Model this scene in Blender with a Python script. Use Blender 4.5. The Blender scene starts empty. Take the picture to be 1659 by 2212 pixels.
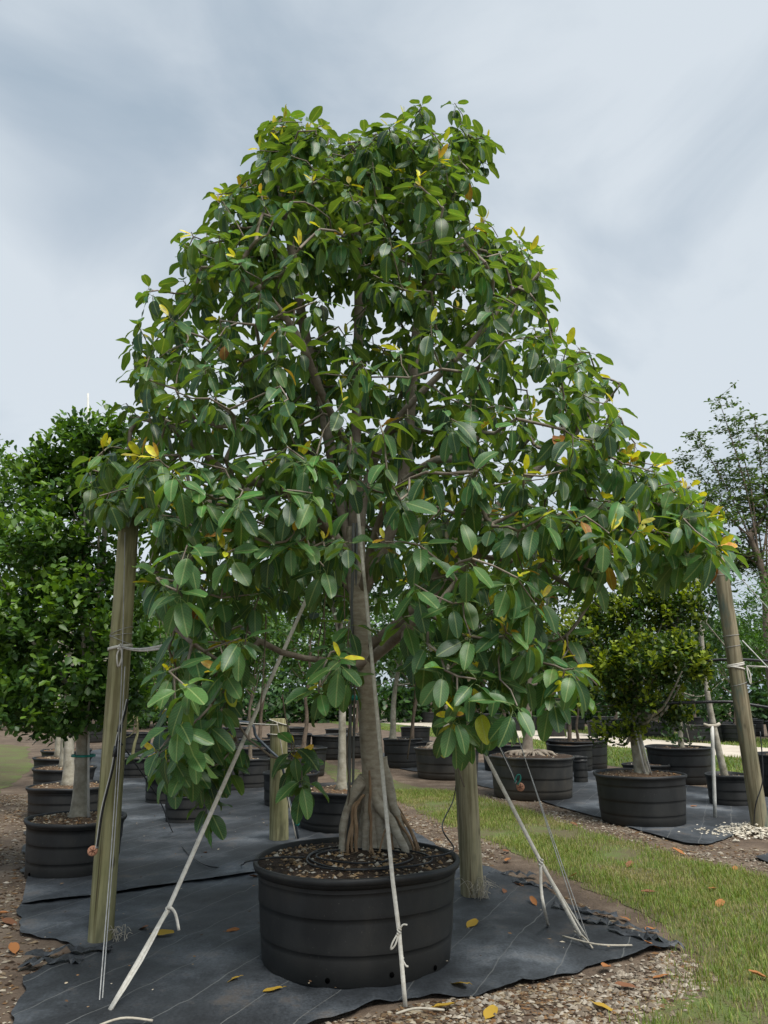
import bpy, bmesh, math, random
import numpy as np
from mathutils import Vector, Matrix, noise

random.seed(7)
rng = np.random.default_rng(11)
R = math.radians
sc = bpy.context.scene
col = sc.collection

# ------------------------------------------------------------------ camera
CAM_H = 1.6
PITCH = R(13.9)
W0, H0 = 1659.0, 2212.0          # pixel frame in which positions were read off the photograph
FPX = 26.0 / 36.0 * H0
cam = bpy.data.cameras.new('camera')
cam.sensor_fit = 'VERTICAL'; cam.sensor_height = 36.0; cam.lens = 26.0
cam.clip_start = 0.05; cam.clip_end = 2000
camo = bpy.data.objects.new('camera', cam); col.objects.link(camo)
camo.location = (0, 0, CAM_H); camo.rotation_euler = (R(90) + PITCH, 0, 0)
sc.camera = camo

# ------------------------------------------------------------------ sky and sun
SUN_EL, SUN_AZ = R(62), R(142)      # azimuth from +Y (view direction), negative = left
wd = bpy.data.worlds.new('World'); sc.world = wd; wd.use_nodes = True
nt = wd.node_tree; nt.nodes.clear()
def nn(t, kind, **kw):
    n = t.nodes.new(kind)
    for k, v in kw.items(): setattr(n, k, v)
    return n
out = nn(nt, 'ShaderNodeOutputWorld'); bg = nn(nt, 'ShaderNodeBackground')
sky = nn(nt, 'ShaderNodeTexSky', sky_type='NISHITA', sun_disc=False)
sky.sun_elevation = SUN_EL; sky.sun_rotation = SUN_AZ; sky.air_density = 1.0; sky.dust_density = 2.0
tc = nn(nt, 'ShaderNodeTexCoord'); mp = nn(nt, 'ShaderNodeMapping')
mp.inputs['Location'].default_value = (0.35, 0.55, 0.2)
mp.inputs['Scale'].default_value = (1.0, 1.0, 1.5)
n1 = nn(nt, 'ShaderNodeTexNoise'); n1.inputs['Scale'].default_value = 2.8
n1.inputs['Detail'].default_value = 7; n1.inputs['Roughness'].default_value = 0.5; n1.inputs['Distortion'].default_value = 0.5
n2 = nn(nt, 'ShaderNodeTexNoise'); n2.inputs['Scale'].default_value = 1.0
n2.inputs['Detail'].default_value = 3; n2.inputs['Roughness'].default_value = 0.5
add = nn(nt, 'ShaderNodeMath', operation='MULTIPLY_ADD'); add.inputs[1].default_value = 0.6
rp = nn(nt, 'ShaderNodeValToRGB')
rp.color_ramp.elements[0].position = 0.66; rp.color_ramp.elements[0].color = (2.05, 2.65, 3.25, 1)
rp.color_ramp.elements[1].position = 0.92; rp.color_ramp.elements[1].color = (4.35, 4.75, 5.1, 1)
e = rp.color_ramp.elements.new(0.79); e.color = (3.05, 3.55, 4.05, 1)
mx = nn(nt, 'ShaderNodeMix', data_type='RGBA'); mx.inputs[0].default_value = 0.93
L = nt.links.new
L(tc.outputs['Generated'], mp.inputs['Vector'])
L(mp.outputs[0], n1.inputs['Vector']); L(mp.outputs[0], n2.inputs['Vector'])
L(n1.outputs[0], add.inputs[0]); L(n2.outputs[0], add.inputs[2])
L(add.outputs[0], rp.inputs[0])
L(sky.outputs[0], mx.inputs[6]); L(rp.outputs[0], mx.inputs[7])
L(mx.outputs[2], bg.inputs[0]); bg.inputs[1].default_value = 0.05
L(bg.outputs[0], out.inputs[0])

sun = bpy.data.lights.new('sun', 'SUN'); sun.energy = 1.5; sun.angle = R(35); sun.color = (1, 0.96, 0.9)
suno = bpy.data.objects.new('sun', sun); col.objects.link(suno)
sd = Vector((math.sin(SUN_AZ) * math.cos(SUN_EL), math.cos(SUN_AZ) * math.cos(SUN_EL), math.sin(SUN_EL)))
suno.rotation_euler = sd.to_track_quat('Z', 'Y').to_euler(); suno.location = (0, 0, 30)

sc.view_settings.view_transform = 'Standard'; sc.view_settings.look = 'None'
sc.view_settings.gamma = 1; sc.view_settings.exposure = 1.72; sc.view_settings.use_curve_mapping = False
sc.render.engine = 'CYCLES'
sc.cycles.max_bounces = 8; sc.cycles.transparent_max_bounces = 4; sc.cycles.use_denoising = True

# ------------------------------------------------------------------ pixel -> place helpers
CP, SP = math.cos(PITCH), math.sin(PITCH)
def ray(x, y):
    dx = (x - W0 / 2) / FPX; dy = (H0 / 2 - y) / FPX
    return Vector((dx, CP - dy * SP, SP + dy * CP))
def G(x, y, z=0.0):
    d = ray(x, y); t = (z - CAM_H) / d.z
    return Vector((d.x * t, d.y * t, z))
def at(x, y, Y):
    d = ray(x, y); t = Y / d.y
    return Vector((d.x * t, Y, CAM_H + d.z * t))
def proj(P):
    P = np.asarray(P, float); x = P[..., 0]; y = P[..., 1]; z = P[..., 2] - CAM_H
    dep = y * CP + z * SP; up = -y * SP + z * CP
    return W0 / 2 + FPX * x / dep, H0 / 2 - FPX * up / dep, dep
def inpoly(px, py, poly):
    poly = np.asarray(poly, float); ins = np.zeros(np.shape(px), bool)
    x0, y0 = poly[-1]
    for x1, y1 in poly:
        c = ((y1 > py) != (y0 > py))
        with np.errstate(divide='ignore', invalid='ignore'):
            xi = (x0 - x1) * (py - y1) / (y0 - y1 + 1e-12) + x1
        ins ^= c & (px < xi); x0, y0 = x1, y1
    return ins

# ------------------------------------------------------------------ object helpers
def npmesh(name, V, F, mats=(), smooth=True, uv=None, tint=None):
    """V (n,3); F: array (m,k) or list of such arrays / tuples."""
    me = bpy.data.meshes.new(name)
    V = np.asarray(V, np.float32)
    if isinstance(F, np.ndarray): F = [F]
    loops, starts, n = [], [], 0
    for f in F:
        f = np.asarray(f, np.int32)
        if f.ndim == 1: f = f[None]
        if f.size == 0: continue
        loops.append(f.ravel()); starts.append(n + np.arange(len(f)) * f.shape[1]); n += f.size
    loops = np.concatenate(loops); starts = np.concatenate(starts)
    me.vertices.add(len(V)); me.vertices.foreach_set('co', V.ravel())
    me.loops.add(len(loops)); me.loops.foreach_set('vertex_index', loops)
    me.polygons.add(len(starts)); me.polygons.foreach_set('loop_start', starts.astype(np.int32))
    me.update(calc_edges=True)
    me.polygons.foreach_set('use_smooth', np.full(len(starts), smooth))
    if uv is not None:
        ul = me.uv_layers.new(name='uv')
        ul.data.foreach_set('uv', np.asarray(uv, np.float32)[loops].ravel())
    if tint is not None:
        a = me.attributes.new('tint', 'FLOAT_COLOR', 'POINT')
        t = np.ones((len(V), 4), np.float32); t[:, :3] = tint
        a.data.foreach_set('color', t.ravel())
    for m in mats: me.materials.append(m)
    me.validate()
    return me
def link(name, me, parent=None, loc=None):
    o = bpy.data.objects.new(name, me); col.objects.link(o)
    if parent is not None: o.parent = parent
    if loc is not None: o.location = loc
    return o
def origin(o):
    v = Vector((0, 0, 0))
    while o is not None: v += o.location; o = o.parent
    return v
def tag(o, label=None, cat=None, group=None, kind=None):
    if label: o['label'] = label
    if cat: o['category'] = cat
    if group: o['group'] = group
    if kind: o['kind'] = kind
    return o
def thing(name, loc, label, cat, group=None):
    o = bpy.data.objects.new(name, None); col.objects.link(o); o.location = loc
    o.empty_display_size = 0.1
    return tag(o, label, cat, group)
def part(name, V, F, mat, parent=None, **kw):
    """mesh given in world coordinates, stored relative to its parent"""
    V = np.asarray(V, float)
    if parent is not None: V = V - np.array(origin(parent))
    me = npmesh(name, V, F, [mat], **kw)
    return link(name, me, parent)
def solo(name, V, F, mat, label, cat, group=None, **kw):
    """one-mesh thing; origin moved to its lowest middle"""
    V = np.asarray(V, float)
    c = np.array([V[:, 0].mean(), V[:, 1].mean(), V[:, 2].min()])
    me = npmesh(name, V - c, F, [mat], **kw)
    return tag(link(name, me, None, Vector(c)), label, cat, group)

class MB:
    def __init__(s): s.v = []; s.f = []; s.n = 0
    def add(s, V, F):
        V = np.asarray(V, float); s.v.append(V)
        for f in (F if isinstance(F, list) else [F]): s.f.append(np.asarray(f, np.int32) + s.n)
        s.n += len(V)
    def data(s): return np.concatenate(s.v), s.f
def ringtube(pts, rad, n=8, caps=True):
    """swept tube through pts with radii"""
    P = np.asarray([tuple(p) for p in pts], float); m = len(P)
    rad = np.full(m, rad) if np.isscalar(rad) else np.asarray(rad, float)
    T = np.gradient(P, axis=0); T /= np.linalg.norm(T, axis=1)[:, None] + 1e-12
    up = np.array([0, 0, 1.0]) if abs(T[0, 2]) < 0.9 else np.array([1.0, 0, 0])
    A = np.cross(T[0], up); A /= np.linalg.norm(A)
    V = np.zeros((m, n, 3)); ang = np.arange(n) * 2 * math.pi / n
    for i in range(m):
        A = A - T[i] * A.dot(T[i]); A /= np.linalg.norm(A) + 1e-12
        B = np.cross(T[i], A)
        V[i] = P[i] + rad[i] * (np.cos(ang)[:, None] * A + np.sin(ang)[:, None] * B)
    a = np.arange(n); b = (a + 1) % n
    F = np.concatenate([np.stack([i * n + a, i * n + b, (i + 1) * n + b, (i + 1) * n + a], 1) for i in range(m - 1)])
    fs = [F]
    if caps: fs += [np.arange(n)[::-1][None], (np.arange(n) + (m - 1) * n)[None]]
    return V.reshape(-1, 3), fs
def smoothline(pts, k=6):
    P = [Vector(p) for p in pts]
    if len(P) < 3: 
        return [P[0].lerp(P[-1], i / k) for i in range(k + 1)]
    o = []
    for i in range(len(P) - 1):
        p0 = P[max(i - 1, 0)]; p1 = P[i]; p2 = P[i + 1]; p3 = P[min(i + 2, len(P) - 1)]
        for j in range(k):
            t = j / k
            o.append(0.5 * ((2 * p1) + (p2 - p0) * t + (2 * p0 - 5 * p1 + 4 * p2 - p3) * t * t + (3 * p1 - p0 - 3 * p2 + p3) * t ** 3))
    o.append(P[-1]); return o
def ribbon(pts, w, th, side):
    """flat strap: width w along 'side', thickness th"""
    P = np.asarray([tuple(p) for p in pts], float); m = len(P)
    T = np.gradient(P, axis=0); T /= np.linalg.norm(T, axis=1)[:, None]
    S = np.array(side, float); V = []
    for i in range(m):
        s = S - T[i] * S.dot(T[i]); s /= np.linalg.norm(s); nrm = np.cross(T[i], s)
        for a, b in ((-1, -1), (1, -1), (1, 1), (-1, 1)): V.append(P[i] + s * a * w / 2 + nrm * b * th / 2)
    F = [[i * 4 + a, i * 4 + (a + 1) % 4, (i + 1) * 4 + (a + 1) % 4, (i + 1) * 4 + a] for i in range(m - 1) for a in range(4)]
    return np.array(V), [np.array(F), np.array([[3, 2, 1, 0]]), np.array([[(m - 1) * 4 + a for a in range(4)]])]
def lathe(profile, c, n=64):
    pr = np.asarray(profile, float); m = len(pr); ang = np.arange(n) * 2 * math.pi / n
    V = np.zeros((m, n, 3))
    V[:, :, 0] = c[0] + pr[:, :1] * np.cos(ang); V[:, :, 1] = c[1] + pr[:, :1] * np.sin(ang); V[:, :, 2] = c[2] + pr[:, 1:2]
    a = np.arange(n); b = (a + 1) % n
    F = np.concatenate([np.stack([i * n + a, i * n + b, (i + 1) * n + b, (i + 1) * n + a], 1) for i in range(m - 1)])
    return V.reshape(-1, 3), [F]

# ------------------------------------------------------------------ materials
def newmat(name):
    m = bpy.data.materials.new(name); m.use_nodes = True
    t = m.node_tree; b = t.nodes['Principled BSDF']
    return m, t, b
def ramp(t, stops):
    r = nn(t, 'ShaderNodeValToRGB'); el = r.color_ramp.elements
    while len(el) < len(stops): el.new(0.5)
    for e_, (p, c) in zip(el, stops): e_.position = p; e_.color = (*c, 1)
    return r
def surf(name, stops, scale=5, detail=6, rough=0.8, bump=0.3, bscale=None, stretch=(1, 1, 1), rough2=None, spec=0.4, bdist=0.01, nrough=0.6):
    m, t, b = newmat(name); l = t.links.new
    tc = nn(t, 'ShaderNodeTexCoord'); mp = nn(t, 'ShaderNodeMapping'); mp.inputs['Scale'].default_value = stretch
    l(tc.outputs['Object'], mp.inputs[0])
    n = nn(t, 'ShaderNodeTexNoise'); n.inputs['Scale'].default_value = scale; n.inputs['Detail'].default_value = detail
    n.inputs['Roughness'].default_value = nrough
    l(mp.outputs[0], n.inputs['Vector'])
    r = ramp(t, stops); l(n.outputs[0], r.inputs[0]); l(r.outputs[0], b.inputs['Base Color'])
    b.inputs['Roughness'].default_value = rough; b.inputs['Specular IOR Level'].default_value = spec
    if bump:
        n2 = nn(t, 'ShaderNodeTexNoise'); n2.inputs['Scale'].default_value = bscale or scale * 4; n2.inputs['Detail'].default_value = 5
        l(mp.outputs[0], n2.inputs['Vector'])
        bp = nn(t, 'ShaderNodeBump'); bp.inputs['Strength'].default_value = bump; bp.inputs['Distance'].default_value = bdist
        l(n2.outputs[0], bp.inputs['Height']); l(bp.outputs[0], b.inputs['Normal'])
    return m
def tinted(name, rough=0.8, spec=0.3, trans=0.0, tcol=(1, 1, 1)):
    m, t, b = newmat(name); l = t.links.new
    a = nn(t, 'ShaderNodeAttribute', attribute_name='tint'); l(a.outputs['Color'], b.inputs['Base Color'])
    b.inputs['Roughness'].default_value = rough; b.inputs['Specular IOR Level'].default_value = spec
    if trans:
        tr = nn(t, 'ShaderNodeBsdfTranslucent'); mm = nn(t, 'ShaderNodeMix', data_type='RGBA', blend_type='MULTIPLY'); mm.inputs[0].default_value = 1
        l(a.outputs['Color'], mm.inputs[6]); mm.inputs[7].default_value = (*tcol, 1); l(mm.outputs[2], tr.inputs['Color'])
        mx = nn(t, 'ShaderNodeMixShader'); mx.inputs[0].default_value = trans
        l(b.outputs[0], mx.inputs[1]); l(tr.outputs[0], mx.inputs[2]); l(mx.outputs[0], t.nodes['Material Output'].inputs[0])
    return m

def fig_leaf_mat():
    m, t, b = newmat('fig_leaf'); l = t.links.new
    def math_(op, a, bb=None, c=None):
        n = nn(t, 'ShaderNodeMath', operation=op)
        for i, v in enumerate((a, bb, c)):
            if v is None: continue
            if isinstance(v, (int, float)): n.inputs[i].default_value = v
            else: l(v, n.inputs[i])
        return n.outputs[0]
    at_ = nn(t, 'ShaderNodeAttribute', attribute_name='tint')
    uv = nn(t, 'ShaderNodeUVMap', uv_map='uv'); sx = nn(t, 'ShaderNodeSeparateXYZ'); l(uv.outputs[0], sx.inputs[0])
    au = math_('ABSOLUTE', math_('SUBTRACT', sx.outputs[0], 0.5))           # 0..0.5
    mid = math_('LESS_THAN', au, 0.042)
    w = math_('FRACT', math_('SUBTRACT', math_('MULTIPLY', sx.outputs[1], 9.0), math_('MULTIPLY', au, 5.5)))
    lat = math_('MULTIPLY', math_('LESS_THAN', math_('ABSOLUTE', math_('SUBTRACT', w, 0.5)), 0.055), 0.36)
    vein = math_('MINIMUM', math_('ADD', math_('MULTIPLY', mid, 0.85), lat), 1.0)
    mxv = nn(t, 'ShaderNodeMix', data_type='RGBA'); l(vein, mxv.inputs[0]); l(at_.outputs['Color'], mxv.inputs[6])
    lighter = nn(t, 'ShaderNodeMix', data_type='RGBA'); lighter.inputs[0].default_value = 0.45
    l(at_.outputs['Color'], lighter.inputs[6]); lighter.inputs[7].default_value = (0.42, 0.5, 0.2, 1)
    l(lighter.outputs[2], mxv.inputs[7])
    # blotchiness
    tc = nn(t, 'ShaderNodeTexCoord'); nz = nn(t, 'ShaderNodeTexNoise'); nz.inputs['Scale'].default_value = 30; l(tc.outputs['Object'], nz.inputs['Vector'])
    hs = nn(t, 'ShaderNodeHueSaturation'); l(mxv.outputs[2], hs.inputs['Color']); l(math_('MULTIPLY_ADD', nz.outputs[0], 1.0, 0.5), hs.inputs['Value']); l(math_('MULTIPLY_ADD', nz.outputs[0], 0.10, 0.45), hs.inputs['Hue'])
    # paler underside
    geo = nn(t, 'ShaderNodeNewGeometry')
    back = nn(t, 'ShaderNodeMix', data_type='RGBA'); back.inputs[0].default_value = 0.42
    l(hs.outputs[0], back.inputs[6]); back.inputs[7].default_value = (0.14, 0.22, 0.055, 1)
    bm_ = nn(t, 'ShaderNodeMix', data_type='RGBA'); l(geo.outputs['Backfacing'], bm_.inputs[0]); l(hs.outputs[0], bm_.inputs[6]); l(back.outputs[2], bm_.inputs[7])
    l(bm_.outputs[2], b.inputs['Base Color'])
    l(math_('MULTIPLY_ADD', geo.outputs['Backfacing'], 0.22, 0.40), b.inputs['Roughness'])
    b.inputs['Specular IOR Level'].default_value = 0.45
    bp = nn(t, 'ShaderNodeBump'); bp.inputs['Strength'].default_value = 0.35; bp.inputs['Distance'].default_value = 0.004
    l(math_('SUBTRACT', 1.0, vein), bp.inputs['Height']); l(bp.outputs[0], b.inputs['Normal'])
    tr = nn(t, 'ShaderNodeBsdfTranslucent')
    tm = nn(t, 'ShaderNodeMix', data_type='RGBA', blend_type='MULTIPLY'); tm.inputs[0].default_value = 1
    l(bm_.outputs[2], tm.inputs[6]); tm.inputs[7].default_value = (2.3, 2.1, 0.5, 1); l(tm.outputs[2], tr.inputs['Color'])
    ms = nn(t, 'ShaderNodeMixShader'); ms.inputs[0].default_value = 0.30
    l(b.outputs[0], ms.inputs[1]); l(tr.outputs[0], ms.inputs[2]); l(ms.outputs[0], t.nodes['Material Output'].inputs[0])
    return m

M = {}
M['figleaf'] = fig_leaf_mat()
M['leaf'] = tinted('small_leaf', 0.42, 0.4, 0.28, (1.8, 1.8, 0.5))
M['chip'] = tinted('chip', 0.9, 0.2)
M['grass'] = tinted('grass_blade', 0.55, 0.3, 0.3, (1.4, 1.4, 0.6))
M['bark'] = surf('fig_bark', [(0.3, (0.13, 0.10, 0.075)), (0.5, (0.22, 0.185, 0.145)), (0.7, (0.33, 0.29, 0.235))], 9, 8, 0.85, 0.6, 60, (1, 1, 1.0), bdist=0.006)
M['root'] = surf('grey_root', [(0.3, (0.25, 0.215, 0.165)), (0.5, (0.37, 0.33, 0.26)), (0.72, (0.50, 0.455, 0.375))], 14, 8, 0.85, 0.5, 45, (1, 1, 2.2), bdist=0.005)
M['aerial'] = surf('brown_root', [(0.3, (0.17, 0.105, 0.06)), (0.55, (0.27, 0.175, 0.10)), (0.75, (0.38, 0.27, 0.17))], 18, 5, 0.8, 0.4, 60, (1, 1, 0.5), bdist=0.004)
M['twig'] = surf('twig_bark', [(0.3, (0.10, 0.08, 0.055)), (0.7, (0.24, 0.20, 0.15))], 12, 5, 0.85, 0.4, 50)
M['palebark'] = surf('pale_bark', [(0.3, (0.16, 0.14, 0.10)), (0.5, (0.30, 0.28, 0.22)), (0.7, (0.45, 0.42, 0.35))], 9, 8, 0.85, 0.5, 40, bdist=0.006)
M['redbark'] = surf('dark_bark', [(0.3, (0.10, 0.075, 0.055)), (0.7, (0.25, 0.19, 0.14))], 8, 6, 0.85, 0.5, 40)
M['hole'] = surf('hole_shade', [(0.3, (0.001, 0.001, 0.001)), (0.7, (0.003, 0.003, 0.003))], 5, 2, 1.0, 0, spec=0.0)  # near-black colour stands in for the shade inside drain holes
M['rope'] = surf('white_strap', [(0.3, (0.50, 0.47, 0.40)), (0.7, (0.72, 0.70, 0.63))], 40, 4, 0.8, 0.3, 200, bdist=0.002)
M['cord'] = surf('twine', [(0.3, (0.33, 0.30, 0.24)), (0.7, (0.50, 0.46, 0.38))], 30, 3, 0.8, 0)
M['wire'] = surf('steel_wire', [(0.3, (0.30, 0.30, 0.29)), (0.7, (0.48, 0.48, 0.46))], 20, 2, 0.45, 0)
M['hose'] = surf('black_hose', [(0.3, (0.012, 0.013, 0.015)), (0.7, (0.03, 0.032, 0.035))], 15, 3, 0.4, 0)
M['bluehose'] = surf('grey_hose', [(0.3, (0.05, 0.065, 0.08)), (0.7, (0.10, 0.12, 0.14))], 15, 3, 0.4, 0)
M['conduit'] = surf('grey_conduit', [(0.3, (0.09, 0.10, 0.10)), (0.7, (0.19, 0.20, 0.20))], 10, 4, 0.5, 0, stretch=(1, 1, 0.2))
M['pvc'] = surf('white_pipe', [(0.3, (0.45, 0.45, 0.42)), (0.7, (0.66, 0.66, 0.62))], 8, 4, 0.5, 0)
M['tape'] = surf('green_tape', [(0.3, (0.01, 0.16, 0.13)), (0.7, (0.02, 0.28, 0.22))], 20, 2, 0.5, 0)
M['cap'] = surf('terracotta_cap', [(0.3, (0.42, 0.19, 0.11)), (0.7, (0.58, 0.30, 0.19))], 30, 3, 0.6, 0)
M['capdark'] = surf('cap_slot', [(0.3, (0.12, 0.045, 0.025)), (0.7, (0.2, 0.08, 0.05))], 30, 3, 0.7, 0)
M['fallen'] = tinted('fallen_leaf', 0.7, 0.3, 0.1)

def post_mat(name, a, b_, c):
    m, t, b = newmat(name); l = t.links.new
    tc = nn(t, 'ShaderNodeTexCoord')
    def ns(scale, stretch, detail=6, rough=0.6):
        mp = nn(t, 'ShaderNodeMapping'); mp.inputs['Scale'].default_value = stretch; l(tc.outputs['Object'], mp.inputs[0])
        n = nn(t, 'ShaderNodeTexNoise'); n.inputs['Scale'].default_value = scale; n.inputs['Detail'].default_value = detail; n.inputs['Roughness'].default_value = rough
        l(mp.outputs[0], n.inputs['Vector']); return n.outputs[0]
    grain = ns(30, (1, 1, 0.05), 5); patch = ns(2.2, (1, 1, 0.7), 5)
    r1 = ramp(t, [(0.35, a), (0.65, b_)]); l(patch, r1.inputs[0])
    r2 = ramp(t, [(0.38, (0.45, 0.42, 0.36)), (0.55, (1.0, 1.0, 1.0)), (0.75, (1.25, 1.22, 1.12))]); l(grain, r2.inputs[0])
    mu = nn(t, 'ShaderNodeMix', data_type='RGBA', blend_type='MULTIPLY'); mu.inputs[0].default_value = 0.8
    l(r1.outputs[0], mu.inputs[6]); l(r2.outputs[0], mu.inputs[7])
    stain = ns(5, (1, 1, 0.25), 4); r3 = ramp(t, [(0.56, (0, 0, 0)), (0.66, (1, 1, 1))]); l(stain, r3.inputs[0])
    m2 = nn(t, 'ShaderNodeMix', data_type='RGBA'); l(r3.outputs[0], m2.inputs[0]); l(mu.outputs[2], m2.inputs[6]); m2.inputs[7].default_value = (*c, 1)
    crack = ns(16, (1, 1, 0.018), 3, 0.7); rc = ramp(t, [(0.34, (1, 1, 1)), (0.375, (0, 0, 0))]); l(crack, rc.inputs[0])
    mk = nn(t, 'ShaderNodeMapping'); mk.inputs['Scale'].default_value = (5, 5, 2.2); l(tc.outputs['Object'], mk.inputs[0])
    vo = nn(t, 'ShaderNodeTexVoronoi'); vo.inputs['Scale'].default_value = 1.0; l(mk.outputs[0], vo.inputs['Vector'])
    rk = ramp(t, [(0.05, (1, 1, 1)), (0.11, (0, 0, 0))]); l(vo.outputs['Distance'], rk.inputs[0])
    mxk = nn(t, 'ShaderNodeMath', operation='MAXIMUM'); l(rc.outputs[0], mxk.inputs[0]); l(rk.outputs[0], mxk.inputs[1])
    mk2 = nn(t, 'ShaderNodeMath', operation='MULTIPLY'); mk2.inputs[1].default_value = 0.75; l(mxk.outputs[0], mk2.inputs[0])
    m3 = nn(t, 'ShaderNodeMix', data_type='RGBA'); l(mk2.outputs[0], m3.inputs[0]); l(m2.outputs[2], m3.inputs[6]); m3.inputs[7].default_value = (0.06, 0.048, 0.03, 1)
    m2 = m3
    l(m2.outputs[2], b.inputs['Base Color']); b.inputs['Roughness'].default_value = 0.85; b.inputs['Specular IOR Level'].default_value = 0.2
    bp = nn(t, 'ShaderNodeBump'); bp.inputs['Strength'].default_value = 0.7; bp.inputs['Distance'].default_value = 0.006
    l(grain, bp.inputs['Height']); l(bp.outputs[0], b.inputs['Normal'])
    return m
M['post_green'] = post_mat('post_green_wood', (0.25, 0.245, 0.115), (0.40, 0.37, 0.22), (0.16, 0.155, 0.085))
M['post_grey'] = post_mat('post_grey_wood', (0.28, 0.26, 0.16), (0.43, 0.375, 0.25), (0.17, 0.165, 0.11))
M['post_tan'] = post_mat('post_tan_wood', (0.21, 0.20, 0.13), (0.30, 0.255, 0.17), (0.11, 0.14, 0.11))

def pot_mat(name, base, dust):
    m, t, b = newmat(name); l = t.links.new
    tc = nn(t, 'ShaderNodeTexCoord')
    n = nn(t, 'ShaderNodeTexNoise'); n.inputs['Scale'].default_value = 3.0; n.inputs['Detail'].default_value = 8; n.inputs['Roughness'].default_value = 0.65
    mp = nn(t, 'ShaderNodeMapping'); mp.inputs['Scale'].default_value = (1, 1, 0.5); l(tc.outputs['Object'], mp.inputs[0]); l(mp.outputs[0], n.inputs['Vector'])
    r = ramp(t, [(0.38, base), (0.55, tuple(x * 1.7 for x in base)), (0.70, dust)]); l(n.outputs[0], r.inputs[0])
    # splashed soil near the foot, with an uneven edge
    sx = nn(t, 'ShaderNodeSeparateXYZ'); l(tc.outputs['Object'], sx.inputs[0])
    ad = nn(t, 'ShaderNodeMath', operation='MULTIPLY_ADD'); ad.inputs[1].default_value = -0.45; l(n.outputs[0], ad.inputs[0]); l(sx.outputs[2], ad.inputs[2])
    mr = nn(t, 'ShaderNodeMapRange'); mr.inputs[1].default_value = -0.22; mr.inputs[2].default_value = 0.10; mr.inputs[3].default_value = 0.75; mr.inputs[4].default_value = 0.0
    l(ad.outputs[0], mr.inputs[0])
    mx = nn(t, 'ShaderNodeMix', data_type='RGBA'); l(mr.outputs[0], mx.inputs[0]); l(r.outputs[0], mx.inputs[6]); mx.inputs[7].default_value = (*dust, 1)
    # scratches / chalky specks
    n3 = nn(t, 'ShaderNodeTexNoise'); n3.inputs['Scale'].default_value = 70; n3.inputs['Detail'].default_value = 2; l(tc.outputs['Object'], n3.inputs['Vector'])
    r3 = ramp(t, [(0.70, (0, 0, 0)), (0.76, (1, 1, 1))]); l(n3.outputs[0], r3.inputs[0])
    mx2 = nn(t, 'ShaderNodeMix', data_type='RGBA'); mm = nn(t, 'ShaderNodeMath', operation='MULTIPLY'); mm.inputs[1].default_value = 0.5; l(r3.outputs[0], mm.inputs[0]); l(mm.outputs[0], mx2.inputs[0])
    l(mx.outputs[2], mx2.inputs[6]); mx2.inputs[7].default_value = (0.10, 0.095, 0.085, 1)
    l(mx2.outputs[2], b.inputs['Base Color'])
    b.inputs['Roughness'].default_value = 0.55; b.inputs['Specular IOR Level'].default_value = 0.4
    n4 = nn(t, 'ShaderNodeTexNoise'); n4.inputs['Scale'].default_value = 120; l(tc.outputs['Object'], n4.inputs['Vector'])
    bp = nn(t, 'ShaderNodeBump'); bp.inputs['Strength'].default_value = 0.12; bp.inputs['Distance'].default_value = 0.003; l(n4.outputs[0], bp.inputs['Height']); l(bp.outputs[0], b.inputs['Normal'])
    return m
M['pot'] = pot_mat('black_pot', (0.0115, 0.0125, 0.013), (0.034, 0.033, 0.030))
M['potgrey'] = pot_mat('faded_pot', (0.024, 0.024, 0.0225), (0.075, 0.066, 0.053))
M['soil'] = surf('potting_soil', [(0.3, (0.018, 0.011, 0.007)), (0.55, (0.05, 0.03, 0.018)), (0.75, (0.12, 0.08, 0.05))], 26, 8, 0.95, 1.0, 50, bdist=0.02)
M['litter'] = surf('bark_mulch', [(0.3, (0.03, 0.018, 0.01)), (0.5, (0.10, 0.06, 0.033)), (0.7, (0.24, 0.16, 0.09))], 40, 6, 0.95, 1.0, 70, bdist=0.02)
M['dirt'] = surf('dirt', [(0.3, (0.055, 0.038, 0.026)), (0.5, (0.12, 0.086, 0.06)), (0.7, (0.21, 0.165, 0.12))], 2.2, 10, 0.95, 0.9, 30, bdist=0.02, nrough=0.72)
M['gravel'] = surf('limestone_track', [(0.3, (0.40, 0.345, 0.27)), (0.5, (0.52, 0.46, 0.375)), (0.7, (0.62, 0.56, 0.47))], 1.2, 10, 0.95, 0.5, 30, bdist=0.015, nrough=0.7)
M['turf'] = surf('turf', [(0.32, (0.10, 0.085, 0.045)), (0.45, (0.08, 0.11, 0.025)), (0.6, (0.10, 0.165, 0.03)), (0.75, (0.15, 0.21, 0.05))], 1.6, 10, 0.95, 0.8, 60, bdist=0.02, nrough=0.75)

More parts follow.
